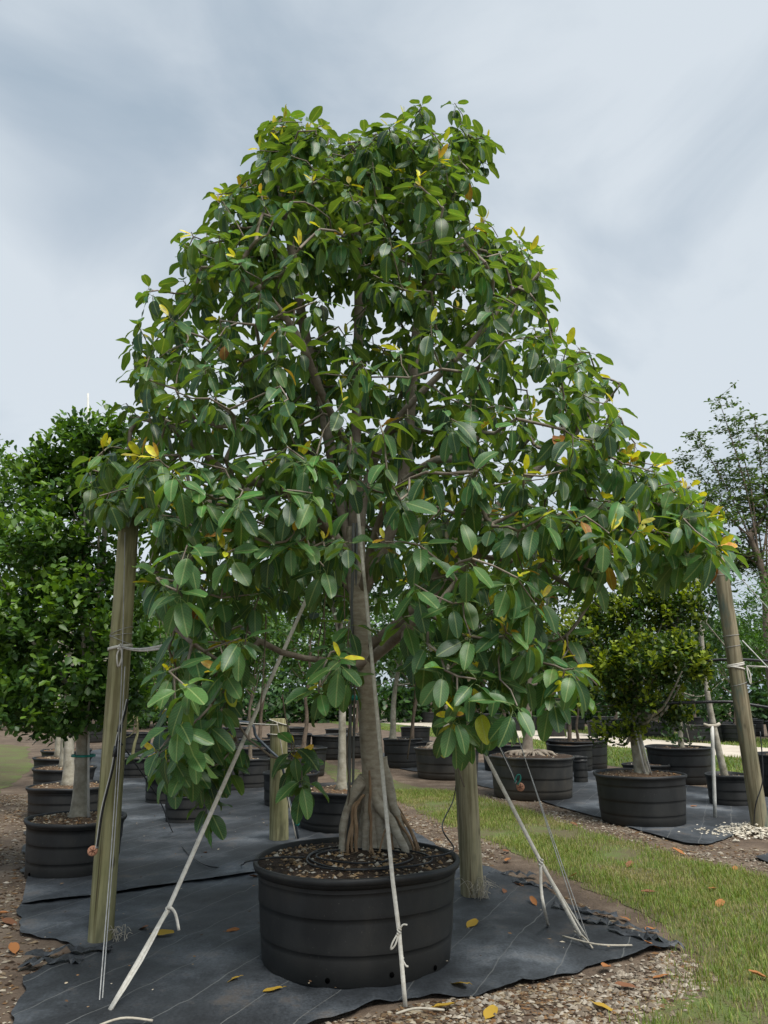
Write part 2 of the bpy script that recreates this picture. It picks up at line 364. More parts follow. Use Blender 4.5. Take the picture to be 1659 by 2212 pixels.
def fabric_mat():
    m, t, b = newmat('woven_ground_fabric'); l = t.links.new
    tc = nn(t, 'ShaderNodeTexCoord')
    def ns(scale, detail=6, rough=0.6, stretch=(1, 1, 1), rot=0.0):
        mp = nn(t, 'ShaderNodeMapping'); mp.inputs['Scale'].default_value = stretch; mp.inputs['Rotation'].default_value = (0, 0, rot); l(tc.outputs['Object'], mp.inputs[0])
        n = nn(t, 'ShaderNodeTexNoise'); n.inputs['Scale'].default_value = scale; n.inputs['Detail'].default_value = detail; n.inputs['Roughness'].default_value = rough
        l(mp.outputs[0], n.inputs['Vector']); return n.outputs[0]
    big = ns(1.1, 8, 0.62); fine = ns(60, 3, 0.5)
    r = ramp(t, [(0.34, (0.016, 0.018, 0.021)), (0.49, (0.034, 0.039, 0.045)), (0.58, (0.07, 0.08, 0.092)), (0.70, (0.20, 0.22, 0.24))]); l(big, r.inputs[0])
    rf = ramp(t, [(0.3, (0.7, 0.7, 0.7)), (0.7, (1.3, 1.3, 1.3))]); l(fine, rf.inputs[0])
    mu = nn(t, 'ShaderNodeMix', data_type='RGBA', blend_type='MULTIPLY'); mu.inputs[0].default_value = 1; l(r.outputs[0], mu.inputs[6]); l(rf.outputs[0], mu.inputs[7])
    # pale tracer yarns every 30 cm
    mp = nn(t, 'ShaderNodeMapping'); mp.inputs['Rotation'].default_value = (0, 0, R(24)); l(tc.outputs['Object'], mp.inputs[0])
    sx = nn(t, 'ShaderNodeSeparateXYZ'); l(mp.outputs[0], sx.inputs[0])
    wob = nn(t, 'ShaderNodeMath', operation='MULTIPLY_ADD'); wob.inputs[1].default_value = 0.10; l(ns(1.6, 2), wob.inputs[0]); l(sx.outputs[0], wob.inputs[2])
    mo = nn(t, 'ShaderNodeMath', operation='PINGPONG'); mo.inputs[1].default_value = 0.17; l(wob.outputs[0], mo.inputs[0])
    lt = nn(t, 'ShaderNodeMath', operation='LESS_THAN'); lt.inputs[1].default_value = 0.0035; l(mo.outputs[0], lt.inputs[0])
    lf = nn(t, 'ShaderNodeMath', operation='MULTIPLY'); lf.inputs[1].default_value = 0.55; l(lt.outputs[0], lf.inputs[0])
    mx = nn(t, 'ShaderNodeMix', data_type='RGBA'); l(lf.outputs[0], mx.inputs[0]); l(mu.outputs[2], mx.inputs[6]); mx.inputs[7].default_value = (0.17, 0.175, 0.17, 1)
    # brown dirt
    rd = ramp(t, [(0.55, (0, 0, 0)), (0.68, (0.8, 0.8, 0.8))]); l(ns(2.2, 10, 0.74), rd.inputs[0])
    mx2 = nn(t, 'ShaderNodeMix', data_type='RGBA'); l(rd.outputs[0], mx2.inputs[0]); l(mx.outputs[2], mx2.inputs[6]); mx2.inputs[7].default_value = (0.075, 0.058, 0.043, 1)
    l(mx2.outputs[2], b.inputs['Base Color'])
    b.inputs['Roughness'].default_value = 0.62; b.inputs['Specular IOR Level'].default_value = 0.35
    bp = nn(t, 'ShaderNodeBump'); bp.inputs['Strength'].default_value = 0.35; bp.inputs['Distance'].default_value = 0.02; l(ns(9, 6, 0.6, (1, 0.4, 1), R(24)), bp.inputs['Height'])
    l(bp.outputs[0], b.inputs['Normal'])
    return m
M['fabric'] = fabric_mat()

# ------------------------------------------------------------------ ground
def sheet(name, poly, mat, z, cell, wr=0.0, wscale=1.2, kind='structure', edge=0.0):
    """flat sheet from a world outline, gridded so that it can ripple; edge wanders a little"""
    P = np.array([(p[0], p[1]) for p in poly], float)
    # densify and roughen the outline
    Q = []
    for i in range(len(P)):
        a, b = P[i], P[(i + 1) % len(P)]; k = max(1, int(np.linalg.norm(b - a) / (cell * 0.8)))
        for j in range(k):
            q = a + (b - a) * j / k
            o = noise.noise_vector(Vector((q[0] * 1.7, q[1] * 1.7, z * 50))) * edge + noise.noise_vector(Vector((q[0] * 6, q[1] * 6, 3))) * edge * 0.4
            Q.append((q[0] + o.x, q[1] + o.y))
    Q = np.array(Q)
    x0, y0 = Q.min(0) - cell; x1, y1 = Q.max(0) + cell
    nx = int((x1 - x0) / cell) + 2; ny = int((y1 - y0) / cell) + 2
    gx, gy = np.meshgrid(x0 + np.arange(nx) * cell, y0 + np.arange(ny) * cell)
    cx, cy = gx[:-1, :-1] + cell / 2, gy[:-1, :-1] + cell / 2
    ins = inpoly(cx, cy, Q)
    idx = np.arange(nx * ny).reshape(ny, nx)
    F = np.stack([idx[:-1, :-1][ins], idx[:-1, 1:][ins], idx[1:, 1:][ins], idx[1:, :-1][ins]], 1)
    use = np.unique(F); remap = -np.ones(nx * ny, int); remap[use] = np.arange(len(use)); F = remap[F]
    V = np.stack([gx.ravel()[use], gy.ravel()[use], np.zeros(len(use))], 1)
    cnt = np.bincount(F.ravel(), minlength=len(V)); bd = np.where(cnt < 4)[0]
    A = Q; B = np.roll(Q, -1, 0)
    for i in bd:
        p = V[i, :2]; ab = B - A; tt = np.clip(((p - A) * ab).sum(1) / ((ab ** 2).sum(1) + 1e-9), 0, 1)
        c = A + ab * tt[:, None]; k = ((c - p) ** 2).sum(1).argmin(); V[i, :2] = c[k]
    if wr:
        for i in range(len(V)):
            p = Vector((V[i, 0] * wscale, V[i, 1] * wscale * 0.6, 1.3))
            h = abs(noise.noise(p)) + 0.5 * abs(noise.noise(p * 3.1)) + 0.25 * noise.noise(p * 7) + 0.9 * max(0, 0.12 - abs(noise.noise(p * 0.8 + Vector((0, 0, 4))))) * 8 * max(0, noise.noise(p * 0.5 + Vector((5, 1, 0))) + .2)
            V[i, 2] = wr * max(0, h)
    V[:, 2] += z
    me = npmesh(name, V, F, [mat]); o = link(name, me); tag(o, kind=kind); return o, Q

gs = 400
V = np.array([(-gs, -40, 0), (gs, -40, 0), (gs, gs * 2, 0), (-gs, gs * 2, 0)], float)
o = link('ground', npmesh('ground', V, np.array([[0, 1, 2, 3]]), [M['dirt']])); tag(o, kind='structure')

def gp(*px): return [G(x, y) for x, y in px]
fab_main = gp((48, 1960), (60, 1900), (66, 1800), (120, 1640), (300, 1605), (480, 1625), (640, 1690), (760, 1760), (900, 1800), (1030, 1878), (1100, 1895), (1220, 1945), (1340, 2002), (1445, 2052), (1290, 2095), (1160, 2130), (960, 2165), (860, 2175), (700, 2215), (500, 2260), (20, 2300), (30, 2215), (60, 2115), (150, 2065), (50, 2020))
sheet('ground_fabric', fab_main, M['fabric'], 0.012, 0.035, 0.032, 1.6, edge=0.11)
fab_over = gp((46, 1963), (62, 1895), (66, 1800), (120, 1640), (300, 1605), (480, 1625), (640, 1700), (640, 1880), (560, 1893), (400, 1915), (230, 1940))
sheet('ground_fabric', fab_over, M['fabric'], 0.040, 0.05, 0.012, 1.3, edge=0.02)
fab_right = gp((800, 1625), (1040, 1650), (1240, 1655), (1430, 1690), (1659, 1725), (1760, 1740), (1760, 1790), (1605, 1800), (1530, 1828), (1480, 1826), (1380, 1795), (1290, 1768), (1170, 1733), (1040, 1698), (900, 1668), (800, 1650))
sheet('ground_fabric', fab_right, M['fabric'], 0.012, 0.08, 0.02, 1.0, edge=0.06)
fab_corner = gp((1625, 1855), (1700, 1835), (1800, 1860), (1800, 1900), (1700, 1880))
sheet('ground_fabric', fab_corner, M['fabric'], 0.012, 0.05, 0.02, 1.5, edge=0.03)
grass_near_px = [(690, 1645), (760, 1662), (860, 1690), (1000, 1715), (1120, 1748), (1290, 1800), (1420, 1838), (1540, 1870), (1700, 1905), (1900, 1960), (1900, 2400), (1300, 2400), (1360, 2215), (1480, 2140), (1500, 2080), (1440, 1998), (1340, 1948), (1220, 1893), (1110, 1836), (980, 1790), (900, 1748), (820, 1716), (720, 1690)]
grass_near = gp(*grass_near_px)
M['turf_near'] = surf('thin_turf', [(0.32, (0.10, 0.08, 0.05)), (0.47, (0.11, 0.10, 0.045)), (0.58, (0.10, 0.135, 0.035)), (0.75, (0.13, 0.17, 0.05))], 1.6, 10, 0.95, 0.8, 60, bdist=0.02, nrough=0.75)
go, gq = sheet('grass_verge', grass_near, M['turf_near'], 0.005, 0.08, 0.0, 1.5, edge=0.2)
road = gp((760, 1543), (870, 1553), (1150, 1575), (1400, 1597), (1659, 1616), (2100, 1655), (2100, 1700), (1659, 1643), (1400, 1620), (1180, 1601), (950, 1574), (760, 1555))
sheet('gravel_road', road, M['gravel'], 0.009, 0.5, 0.0, edge=0.15)
verge_a = gp((700, 1545), (950, 1574), (1180, 1601), (1400, 1620), (1659, 1643), (2100, 1700), (2100, 1750), (1659, 1690), (1430, 1668), (1200, 1640), (1000, 1600), (700, 1560))
sheet('grass_verge', verge_a, M['turf'], 0.005, 0.4, 0.0, edge=0.15)
verge_b = gp((760, 1538), (1000, 1553), (1150, 1562), (1400, 1580), (1659, 1597), (2100, 1630), (2100, 1657), (1659, 1617), (1400, 1598), (1150, 1576), (870, 1554), (760, 1544))
sheet('grass_verge', verge_b, M['turf'], 0.005, 0.5, 0.0, edge=0.15)
verge_l = gp((-200, 1600), (60, 1612), (70, 1660), (-10, 1720), (-200, 1720))
sheet('grass_verge', verge_l, M['turf_near'], 0.005, 0.3, 0.0, edge=0.2)

# ------------------------------------------------------------------ pots
def pot_from_px(xl, xr, ybot, yrim):
    Yf = G((xl + xr) / 2, ybot).y; rr = 0.5
    for _ in range(12):
        Yc = Yf + rr * 0.94
        zr = at((xl + xr) / 2, yrim, Yc - rr).z
        dep = Yc * CP + (zr - CAM_H) * SP
        rr = (xr - xl) / 2 / FPX * dep
    return Vector((((xl + xr) / 2 - W0 / 2) / FPX * dep, Yc, 0.01)), rr, zr
def make_pot(c, r, h, label, mat='pot', soil='soil', group='black nursery pots', holes=0, chips=120, fill=0.05, seg=56, bands=(0.22, 0.5, 0.80), mound=0.03, chipcol=None):
    t = thing('nursery_pot', c, label, 'plant pot', group)
    rb = r * 0.90
    pr = [(0.0, 0.0), (rb * 0.97, 0.0), (rb, 0.012)]
    for i, bz in enumerate(bands):
        z = bz * h; rz = rb + (r * 0.965 - rb) * bz
        pr += [(rz - 0.002, z - 0.03), (rz - 0.003, z - 0.003), (rz + 0.003, z), (rz + 0.004, z + 0.004), (rz + 0.004, z + 0.03)]
    rw = r * 0.965
    pr += [(rw, h - 0.065), (rw + 0.001, h - 0.045), (rw + 0.002, h - 0.042), (r, h - 0.04), (r + 0.006, h - 0.02), (r + 0.002, h - 0.004), (r - 0.012, h), (r - 0.022, h - 0.006), (r - 0.024, h - fill - 0.05)]
    V, F = lathe(pr, c, seg)
    # slightly out of round, never perfect
    dx = V[:, 0] - c[0]; dy = V[:, 1] - c[1]; a = np.arctan2(dy, dx); ph = rng.uniform(0, 6.28, 3)
    k = 1 + 0.008 * np.sin(2 * a + ph[0]) + 0.005 * np.sin(3 * a + ph[1]) * (V[:, 2] - c[2]) / h
    V[:, 0] = c[0] + dx * k; V[:, 1] = c[1] + dy * k
    V[:, 2] += (0.007 * np.sin(a * 2 + ph[2]) + 0.003 * np.sin(a * 5 + ph[0])) * (V[:, 2] - c[2]) / h
    dent = np.array([noise.noise(Vector((math.cos(q_) * 1.6 + ph[1], math.sin(q_) * 1.6, z_ * 3.0))) + .5 * noise.noise(Vector((math.cos(q_) * 5 + ph[1], math.sin(q_) * 5, z_ * 7))) for q_, z_ in zip(a.tolist(), V[:, 2].tolist())]) * 0.007
    V[:, 0] += np.cos(a) * dent; V[:, 1] += np.sin(a) * dent
    body = part('pot_wall', V, F, M[mat], t)
    zs = c[2] + h - fill
    # soil surface
    nr, na = 12, 40; Vs = [(c[0], c[1], zs + mound)]; 
    for i in range(1, nr + 1):
        for j in range(na):
            q = (r - 0.02) * i / nr; th = j * 2 * math.pi / na
            x = c[0] + q * math.cos(th); y = c[1] + q * math.sin(th)
            Vs.append((x, y, zs + mound * (1 - (i / nr) ** 2) + 0.018 * noise.noise(Vector((x * 9, y * 9, 1.7)))))
    Ft = np.array([[0, 1 + j, 1 + (j + 1) % na] for j in range(na)])
    Fq = np.array([[1 + (i - 1) * na + j, 1 + i * na + j, 1 + i * na + (j + 1) % na, 1 + (i - 1) * na + (j + 1) % na] for i in range(1, nr) for j in range(na)])
    part('soil', np.array(Vs), [Ft, Fq], M[soil], t)
    if chips:
        q = (r - 0.03) * np.sqrt(rng.uniform(0, 1, chips)); th = rng.uniform(0, 6.283, chips)
        P = np.stack([c[0] + q * np.cos(th), c[1] + q * np.sin(th), zs + mound * (1 - (q / r) ** 2) + 0.004], 1)
        V2, F2, T2 = pebbles(P, 0.006, 0.022, chipcol)
        s = part('soil_stone', V2, F2, M['chip'], t, tint=T2, smooth=False); s['kind'] = 'stuff'
    for i in range(holes):
        th = -math.pi / 2 + (i - (holes - 1) / 2) * 0.62 + rng.uniform(-0.08, 0.08)
        zz = c[2] + h * rng.uniform(0.07, 0.12); rr_ = rb + (r * 0.965 - rb) * 0.1
        d = Vector((math.cos(th), math.sin(th), 0)); p = Vector((c[0], c[1], zz)) + d * (rr_ - 0.004)
        Vh, Fh = ringtube([p, p + d * 0.0045], [0.014, 0.014], 12); part('drain_hole', Vh, Fh, M['hole'], body)  # thin disc on the wall, blackened to look recessed
    return t, Vector((c[0], c[1], zs + mound))

OCT_V = np.array([(1, 0, 0), (-1, 0, 0), (0, 1, 0), (0, -1, 0), (0, 0, 1), (0, 0, -1)], float)
OCT_F = np.array([(0, 2, 4), (2, 1, 4), (1, 3, 4), (3, 0, 4), (2, 0, 5), (1, 2, 5), (3, 1, 5), (0, 3, 5)])
STONE = [(0.46, 0.40, 0.32), (0.42, 0.28, 0.15), (0.30, 0.19, 0.10), (0.20, 0.14, 0.09), (0.54, 0.50, 0.43), (0.11, 0.08, 0.055), (0.34, 0.25, 0.16)]
LITTER = [(0.24, 0.16, 0.09), (0.36, 0.27, 0.17), (0.14, 0.08, 0.045), (0.48, 0.40, 0.28), (0.30, 0.17, 0.08), (0.08, 0.05, 0.03), (0.55, 0.48, 0.37)]
def pebbles(P, s0, s1, cols=None, flat=0.6):
    n = len(P); s = s0 + (s1 - s0) * rng.uniform(0, 1, n) ** 2.2
    cols = np.array(cols or STONE)
    V = OCT_V[None] * (1 + rng.uniform(-0.35, 0.35, (n, 6, 1))) + rng.uniform(-0.25, 0.25, (n, 6, 3))
    sc_ = np.stack([s * rng.uniform(0.8, 1.5, n), s * rng.uniform(0.6, 1.1, n), s * rng.uniform(0.35, 0.8, n) * flat / 0.6], 1)
    V = V * sc_[:, None, :]
    a = rng.uniform(0, 6.283, n); ca, sa = np.cos(a)[:, None], np.sin(a)[:, None]
    X = V[:, :, 0] * ca - V[:, :, 1] * sa; Y = V[:, :, 0] * sa + V[:, :, 1] * ca
    V = np.stack([X, Y, V[:, :, 2]], 2) + P[:, None, :]
    F = (OCT_F[None] + (np.arange(n) * 6)[:, None, None]).reshape(-1, 3)
    T = cols[rng.integers(0, len(cols), n)] * rng.uniform(0.7, 1.15, (n, 1))
    return V.reshape(-1, 3), F, np.repeat(T, 6, 0)

# ------------------------------------------------------------------ leaves (generic small ones)
LT = np.array([(0, 0, 0), (0.30, 0.38, 0.06), (0.40, 0.72, 0.08), (0, 1.0, -0.04), (-0.40, 0.72, 0.08), (-0.30, 0.38, 0.06)])
LF = np.array([(0, 1, 2, 3), (0, 3, 4, 5)])
def unit(a): return a / (np.linalg.norm(a, axis=-1, keepdims=True) + 1e-9)
def frames(f, up):
    f = unit(f); n = unit(up - f * (f * up).sum(-1, keepdims=True)); r = np.cross(f, n); return f, n, r
def place(template, P, f, n, r, s, wf=1.0):
    """template (k,3): x right, y forward, z normal"""
    T = template[None] * (np.asarray(s)[:, None, None])
    wf = np.asarray(wf) * np.ones(len(P))
    V = P[:, None] + T[:, :, 0:1] * wf[:, None, None] * r[:, None] + T[:, :, 1:2] * f[:, None] + T[:, :, 2:3] * n[:, None]
    return V.reshape(-1, 3)
def repfaces(F, n, k): return (F[None] + (np.arange(n) * k)[:, None, None]).reshape(-1, F.shape[1])

def crown(name, parent, lobes, nclust, per, size, tints, wf=0.8, updir=0.5, fresh=None, spread=1.0):
    """lobes: list of (centre, rx, ry, rz). Leaf clusters sit on and in the lobes."""
    lo = np.array([(*c, a, b, d) for c, a, b, d in lobes], float)
    wts = (lo[:, 3] * lo[:, 4] + lo[:, 4] * lo[:, 5] + lo[:, 3] * lo[:, 5]); wts /= wts.sum()
    li = rng.choice(len(lo), nclust, p=wts)
    d = unit(rng.normal(size=(nclust, 3))); d[:, 2] = np.where(d[:, 2] < -0.3, -d[:, 2] * 0.6, d[:, 2]); d = unit(d)
    rad = np.where(rng.uniform(0, 1, nclust) < 0.75, rng.uniform(0.82, 1.1, nclust), rng.uniform(0.35, 0.85, nclust))
    rad = rad * (1 + 0.13 * np.sin(d[:, 0] * 5 + li) * np.cos(d[:, 2] * 6 + li * 1.7))
    C = lo[li, :3] + d * lo[li, 3:] * rad[:, None]
    q_ = 2.2 / max(0.5, float(lo[:, 3:].mean()) * 1.6)
    gap = np.array([noise.noise(Vector(c_) * q_) + 0.6 * noise.noise(Vector(c_) * q_ * 2.3) for c_ in C.tolist()])
    kp = gap > -0.16; C, d, rad, li = C[kp], d[kp], rad[kp], li[kp]; nclust = len(C)
    N = nclust * per
    ci = np.repeat(np.arange(nclust), per)
    ax = unit(d + np.array([0, 0, updir]))[ci]
    f = unit(ax * 0.55 + rng.normal(size=(N, 3)) * 0.62)
    up = unit(ax * 0.7 + np.array([0, 0, 0.6]) + rng.normal(size=(N, 3)) * 0.35)
    f, n, r = frames(f, up)
    P = C[ci] + ax * (rng.uniform(-1.4, 1.0, N) * size * spread)[:, None] + rng.normal(size=(N, 3)) * size * 0.28 * spread
    s = size * rng.uniform(0.65, 1.15, N)
    V = place(LT, P, f, n, r, s, wf * rng.uniform(0.8, 1.15, N))
    T = np.array(tints); tt = T[rng.integers(0, len(T), nclust)][ci] * rng.uniform(0.75, 1.25, (N, 1))
    if fresh is not None:      # pale new growth at the shoot ends on the outside
        fr = (rad > 0.92) & (d[:, 2] > fresh[1]) & (rng.uniform(0, 1, nclust) < fresh[2])
        m = fr[ci]; tt[m] = np.array(fresh[0]) * rng.uniform(0.75, 1.2, (m.sum(), 1))
    o = part(name, V, repfaces(LF, N, 6), M['leaf'], parent, tint=np.repeat(tt, 6, 0), smooth=True)
    o['kind'] = 'stuff'
    return C
def woody(name, parent, base, lobes, r0, mat, lean=None, nb=10, h_fork=0.35):
    """trunk with limbs running out into the lobes"""
    mb = MB(); top = max((Vector(c) for c, *_ in lobes), key=lambda v: v.z)
    b = Vector(base); k = 10
    top = Vector((b.x + (top.x - b.x) * 0.3, b.y + (top.y - b.y) * 0.3, top.z))
    line = [b + (top - b) * (i / k) for i in range(k + 1)]
    for i, p in enumerate(line):
        w = math.sin(i / k * math.pi)
        p += Vector((noise.noise(b + Vector((i * 0.4, 0, 0))), noise.noise(b + Vector((0, i * 0.4, 5))), 0)) * 0.10 * w
        if lean is not None: p += Vector(lean) * w
    ln = smoothline(line, 3); m = len(ln)
    rad = [r0 * (1.0 - 0.85 * i / (m - 1)) * (1 + 0.8 * math.exp(-i * 1.4)) for i in range(m)]
    V, F = ringtube(ln, rad, 10); mb.add(V, F)
    part('trunk', *mb.data(), M[mat], parent)
    for q in range(nb):
        c, a, bb, d = lobes[q % len(lobes)]
        tgt = Vector(c) + Vector((random.uniform(-1, 1) * a, random.uniform(-1, 1) * bb, random.uniform(-0.5, 0.9) * d)) * 0.8
        i = int(m * random.uniform(h_fork, 0.85)); st = ln[i]
        if tgt.z < st.z - 0.3: i = int(m * h_fork); st = ln[i]
        midp = st.lerp(tgt, 0.5) + Vector((0, 0, -0.12 + random.uniform(-0.1, 0.1)))
        L_ = smoothline([st, midp, tgt], 4)
        V, F = ringtube(L_, np.linspace(rad[i] * 0.55, 0.006, len(L_)), 6)
        part('limb', V, F, M[mat], parent)

G1 = [(0.052, 0.118, 0.024), (0.07, 0.15, 0.028), (0.038, 0.092, 0.022), (0.09, 0.18, 0.034)]
G2 = [(0.022, 0.058, 0.016), (0.03, 0.075, 0.018), (0.04, 0.09, 0.022)]
G3 = [(0.055, 0.12, 0.022), (0.075, 0.15, 0.025), (0.04, 0.095, 0.02)]

def autolobes(c, rx, ry, rz, n, seed):
    rr = random.Random(seed); out = [(tuple(c), rx * 0.62, ry * 0.62, rz * 0.72)]
    for i in range(n):
        th = i * 2.39996 + rr.uniform(-0.3, 0.3); zz = -0.75 + 1.55 * (i + 0.5) / n
        q = math.sqrt(max(0.05, 1 - zz * zz * 0.8)) * 0.62; s = rr.uniform(0.30, 0.46)
        out.append(((c[0] + math.cos(th) * q * rx, c[1] + math.sin(th) * q * ry, c[2] + zz * rz * 0.72), rx * s, ry * s, rz * s * 0.8))
    return out

def tree(base, lobes, label, size, ncl, per, tints, r0=0.06, mat='palebark', name='nursery_tree', group=None, wf=0.8, fresh=None, lean=None, nb=10, h_fork=0.35, updir=0.5, spread=1.0):
    t = thing(name, base, label, 'tree', group)
    woody('trunk', t, base, lobes, r0, mat, lean, nb, h_fork)
    crown('crown', t, lobes, ncl, per, size, tints, wf, updir, fresh, spread)
    return t

# ------------------------------------------------------------------ the big fig: pot first
pc, pr_, ph_ = pot_from_px(553, 990, 2150, 1905)
bigpot, bigsoil = make_pot(pc, pr_, ph_, 'very large black pot holding the thick rooted fig', 'pot', 'soil', 'black nursery pots', holes=6, chips=800, fill=0.035, seg=120, bands=(0.30, 0.62, 0.86), mound=0.03)
SZ = bigsoil.z
tb = G(812, 1838, SZ - 0.02)             # trunk foot
TY = tb.y + 0.05
fig = thing('fig_tree', Vector((tb.x, TY, SZ - 0.03)), 'tall broad fig with large glossy oval leaves standing in the very large pot', 'tree')

# trunk
tp = [at(810, 1846, TY), at(810, 1780, TY), at(808, 1690, TY), at(802, 1616, TY), at(797, 1549, TY), at(790, 1460, TY), at(782, 1380, TY), at(776, 1300, TY), at(770, 1220, TY + 0.02), at(768, 1140, TY + 0.04)]
tp[0].z = SZ - 0.04
tl = smoothline(tp, 6); m_ = len(tl)
def trunk_mesh():
    n = 36; V = []
    for i, p in enumerate(tl):
        h = p.z - tl[0].z
        base_r = 0.082 - 0.012 * min(1, h / 1.2)
        fl = math.exp(-h / 0.17)
        for j in range(n):
            a = j * 2 * math.pi / n
            lob = 0.5 + 0.5 * math.cos(7 * a + 0.6 * math.sin(2 * a) + h * 1.2)
            nz = noise.noise(Vector((math.cos(a) * 2.2, math.sin(a) * 2.2, h * 3.2)))
            rr_ = base_r * (1 + 0.09 * nz + 0.05 * lob) + fl * (0.045 + 0.055 * lob)
            V.append((p.x + rr_ * math.cos(a), p.y + rr_ * math.sin(a), p.z))
    a = np.arange(n); b = (a + 1) % n
    F = np.concatenate([np.stack([i * n + a, i * n + b, (i + 1) * n + b, (i + 1) * n + a], 1) for i in range(m_ - 1)])
    return np.array(V), [F]
part('trunk', *trunk_mesh(), M['root'], fig)
def rootpart(name, pts, r, mat, off):
    L_ = smoothline([at(x, y, TY + o) for (x, y), o in zip(pts, off)], 6)
    L_[-1].z = SZ - 0.03
    rad = np.interp(np.linspace(0, 1, len(L_)), np.linspace(0, 1, len(r)), r)
    for i_, p_ in enumerate(L_[1:-1]):
        o_ = noise.noise_vector(p_ * 9.0) * 0.012; p_.x += o_.x; p_.y += o_.y
    rad = rad * np.array([1 + 0.30 * noise.noise(p_ * 14.0) for p_ in L_])
    part(name, *ringtube(L_, rad, 10), M[mat], fig)
B_ = 'buttress_root'; A_ = 'aerial_root'
rootpart(B_, [(786, 1680), (766, 1710), (749, 1750), (741, 1795), (736, 1850)], [0.05, 0.04, 0.028, 0.026, 0.024], 'root', (-0.03, -0.06, -0.10, -0.14, -0.17))
rootpart(B_, [(804, 1715), (828, 1752), (852, 1786), (878, 1842)], [0.045, 0.036, 0.032, 0.026], 'root', (-0.06, -0.11, -0.15, -0.19))
rootpart(B_, [(822, 1640), (838, 1695), (852, 1745), (868, 1785), (886, 1832)], [0.05, 0.04, 0.032, 0.026, 0.022], 'root', (-0.02, -0.03, -0.05, -0.07, -0.08))
rootpart(B_, [(800, 1720), (792, 1770), (789, 1845)], [0.04, 0.03, 0.028], 'root', (-0.06, -0.10, -0.14))
rootpart(B_, [(815, 1735), (822, 1790), (826, 1845)], [0.035, 0.035, 0.035], 'root', (-0.05, -0.08, -0.11))
rootpart(B_, [(790, 1710), (770, 1760), (752, 1830)], [0.04, 0.03, 0.02], 'root', (0.04, 0.09, 0.16))
rootpart(B_, [(825, 1700), (850, 1760), (872, 1825)], [0.04, 0.03, 0.022], 'root', (0.04, 0.09, 0.15))
rootpart(A_, [(786, 1718), (772, 1735), (767, 1750), (769, 1795), (771, 1850)], [0.010, 0.013, 0.013, 0.012, 0.012], 'aerial', (-0.09, -0.15, -0.17, -0.18, -0.20))
rootpart(A_, [(778, 1728), (763, 1742), (760, 1775), (762, 1850)], [0.008, 0.011, 0.010, 0.010], 'aerial', (-0.10, -0.15, -0.17, -0.19))
rootpart(A_, [(766, 1750), (757, 1790), (750, 1850)], [0.007, 0.010, 0.011], 'aerial', (-0.16, -0.18, -0.20))
rootpart(A_, [(798, 1664), (800, 1735), (802, 1820), (809, 1852)], [0.007, 0.0105, 0.011, 0.009], 'aerial', (-0.09, -0.14, -0.18, -0.21))
rootpart(A_, [(802, 1826), (797, 1850)], [0.006, 0.006], 'aerial', (-0.19, -0.21))
rootpart(A_, [(852, 1748), (874, 1772), (889, 1801), (900, 1836)], [0.009, 0.010, 0.010, 0.009], 'aerial', (-0.06, -0.08, -0.09, -0.10))
rootpart(A_, [(850, 1755), (866, 1782), (882, 1805), (893, 1834)], [0.007, 0.008, 0.009, 0.008], 'aerial', (-0.07, -0.10, -0.12, -0.13))
rootpart(A_, [(858, 1742), (884, 1785), (897, 1815), (906, 1838)], [0.006, 0.008, 0.008, 0.007], 'aerial', (-0.03, -0.05, -0.06, -0.07))
rootpart(A_, [(842, 1776), (828, 1800), (821, 1846)], [0.004, 0.006, 0.006], 'aerial', (-0.16, -0.18, -0.19))
rootpart(A_, [(846, 1800), (850, 1846)], [0.007, 0.009], 'aerial', (-0.15, -0.17))

# crown outline as read off the photograph (pixels), used only to say where shoots end
SIL = [(500, 235), (530, 212), (585, 225), (690, 228), (760, 285), (830, 240), (890, 205), (1000, 198), (1018, 250), (1082, 295), (1092, 350), (1040, 400), (1050, 450), (1130, 490), (1182, 520), (1195, 560), (1248, 640), (1222, 685), (1300, 750), (1342, 800), (1345, 850), (1412, 890), (1392, 940), (1450, 970), (1522, 1030), (1565, 1100), (1602, 1205), (1540, 1225), (1440, 1235), (1380, 1270), (1310, 1255), (1210, 1270), (1250, 1330), (1335, 1400), (1330, 1480), (1295, 1560), (1240, 1610), (1170, 1545), (1090, 1565), (1010, 1640), (955, 1600), (935, 1500), (860, 1450), (800, 1480), (720, 1500), (650, 1560), (690, 1700), (640, 1730), (600, 1640), (540, 1600), (520, 1700), (470, 1790), (410, 1800), (400, 1720), (308, 1670), (300, 1630), (350, 1540), (318, 1440), (350, 1380), (300, 1330), (296, 1200), (330, 1110), (190, 1145), (158, 1080), (162, 990), (230, 920), (245, 870), (208, 820), (240, 760), (225, 680), (300, 600), (340, 530), (430, 400), (510, 370), (512, 310)]
HOLES = [(700, 655, 70, 60), (770, 700, 60, 70), (985, 640, 60, 40), (905, 610, 60, 50), (640, 720, 40, 60), (560, 960, 40, 25), (520, 990, 30, 20), (1120, 1060, 50, 30), (860, 720, 40, 40)]
